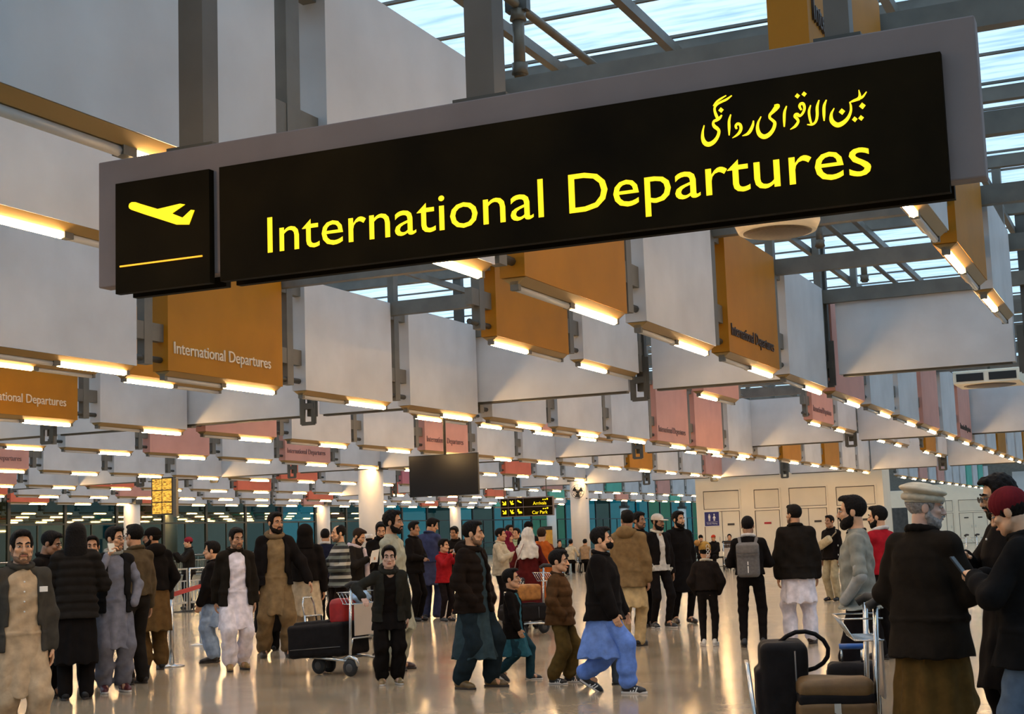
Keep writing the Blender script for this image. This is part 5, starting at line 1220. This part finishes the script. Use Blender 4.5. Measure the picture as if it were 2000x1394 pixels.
yb = empty('menu_board', (a[0], Yy, b[2]), 0, 'glowing amber display board of six panels hanging at left beside the round column', 'sign'); W, Hh = b[0]-a[0], a[2]-b[2]
MB().box((-.03, 0, -.03), (W+.03, .1, Hh+.03)).build('board_case', STEEL_D, yb)
ym = bpy.data.materials.new('backlit_amber'); ym.use_nodes = True; nt = ym.node_tree; bb = nt.nodes['Principled BSDF']; wv = nt.nodes.new('ShaderNodeTexNoise'); wv.inputs['Scale'].default_value = 9; mp = nt.nodes.new('ShaderNodeMapping'); mp.inputs['Scale'].default_value = (1, 1, 3); tc = nt.nodes.new('ShaderNodeTexCoord')
cr = nt.nodes.new('ShaderNodeValToRGB'); cr.color_ramp.elements[0].position = .35; cr.color_ramp.elements[0].color = (.05, .02, 0, 1); cr.color_ramp.elements[1].position = .6; cr.color_ramp.elements[1].color = (1, .52, .06, 1)
nt.links.new(tc.outputs['Object'], mp.inputs[0]); nt.links.new(mp.outputs[0], wv.inputs['Vector']); nt.links.new(wv.outputs['Fac'], cr.inputs[0]); nt.links.new(cr.outputs[0], bb.inputs['Emission Color']); bb.inputs['Emission Strength'].default_value = .55; bb.inputs['Base Color'].default_value = (.3, .15, .02, 1)
for i in range(2):
    for j in range(3): MB().box((W*(i*.5+.02), -.01, Hh*(j/3+.015)), (W*(i*.5+.48), 0, Hh*((j+1)/3-.015))).build('display_panel', ym, yb)
MB().box((W+.04, .0, -.1), (W+.16, .12, RZ+.158-b[2])).build('support_post', STEEL, yb)
q = ony(1130, 960, 55.4); fn = empty('wall_fan', (q[0], 55.4, q[2]), 0, 'black wall fan fixed to the far round column', 'fan')
g = MB()
for rr in (.10, .19, .28): g.tube([(rr*math.cos(t*math.pi/12), -.12-.05*(rr < .2), rr*math.sin(t*math.pi/12)) for t in range(24)], .008, 5, True)
for t in range(12): c_, s__ = math.cos(t*math.pi/6), math.sin(t*math.pi/6); g.tube([(.06*c_, -.18, .06*s__), (.2*c_, -.17, .2*s__), (.28*c_, -.10, .28*s__), (.2*c_, -.03, .2*s__)], .005, 4)
g.build('guard', BLACK, fn)
g = MB()
for t in range(3):
    an = t*2.094; c_, s__ = math.cos(an), math.sin(an); c2, s2_ = math.cos(an+.9), math.sin(an+.9)
    g.add([(.04*c_, -.10, .04*s__), (.25*c_, -.13, .25*s__), (.25*c2, -.08, .25*s2_), (.05*c2, -.09, .05*s2_)], [(0, 1, 2, 3)])
g.build('blades', BLACK, fn); MB().lathe([(.001, -.19), (.06, -.18), (.07, .02), (.001, .04)], axis='y', n=16).build('motor', BLACK, fn)
MB().tube([(0, 0, 0), (0, .06, -.25), (.25, .30, -.28)], .025, 8).build('bracket', STEEL_D, fn)
q = ony(1068, 1038, 72.0); nb = empty('notice_stand', (q[0], 72.0, 0), 0, 'yellow notice stand beside the distant pale column', 'sign')
MB().box((-.3, 0, .9), (.3, .06, 1.75)).build('panel', mat('yellow_notice', (.62, .30, .03), .5, noise=.15, nscale=6), nb); MB().box((-.3, 0, 1.75), (.3, .06, 1.95)).build('header', BLACK, nb); MB().box((-.04, .0, 0), (.04, .06, .9)).box((-.25, -.2, 0), (.25, .26, .03)).build('stand', STEEL_D, nb)
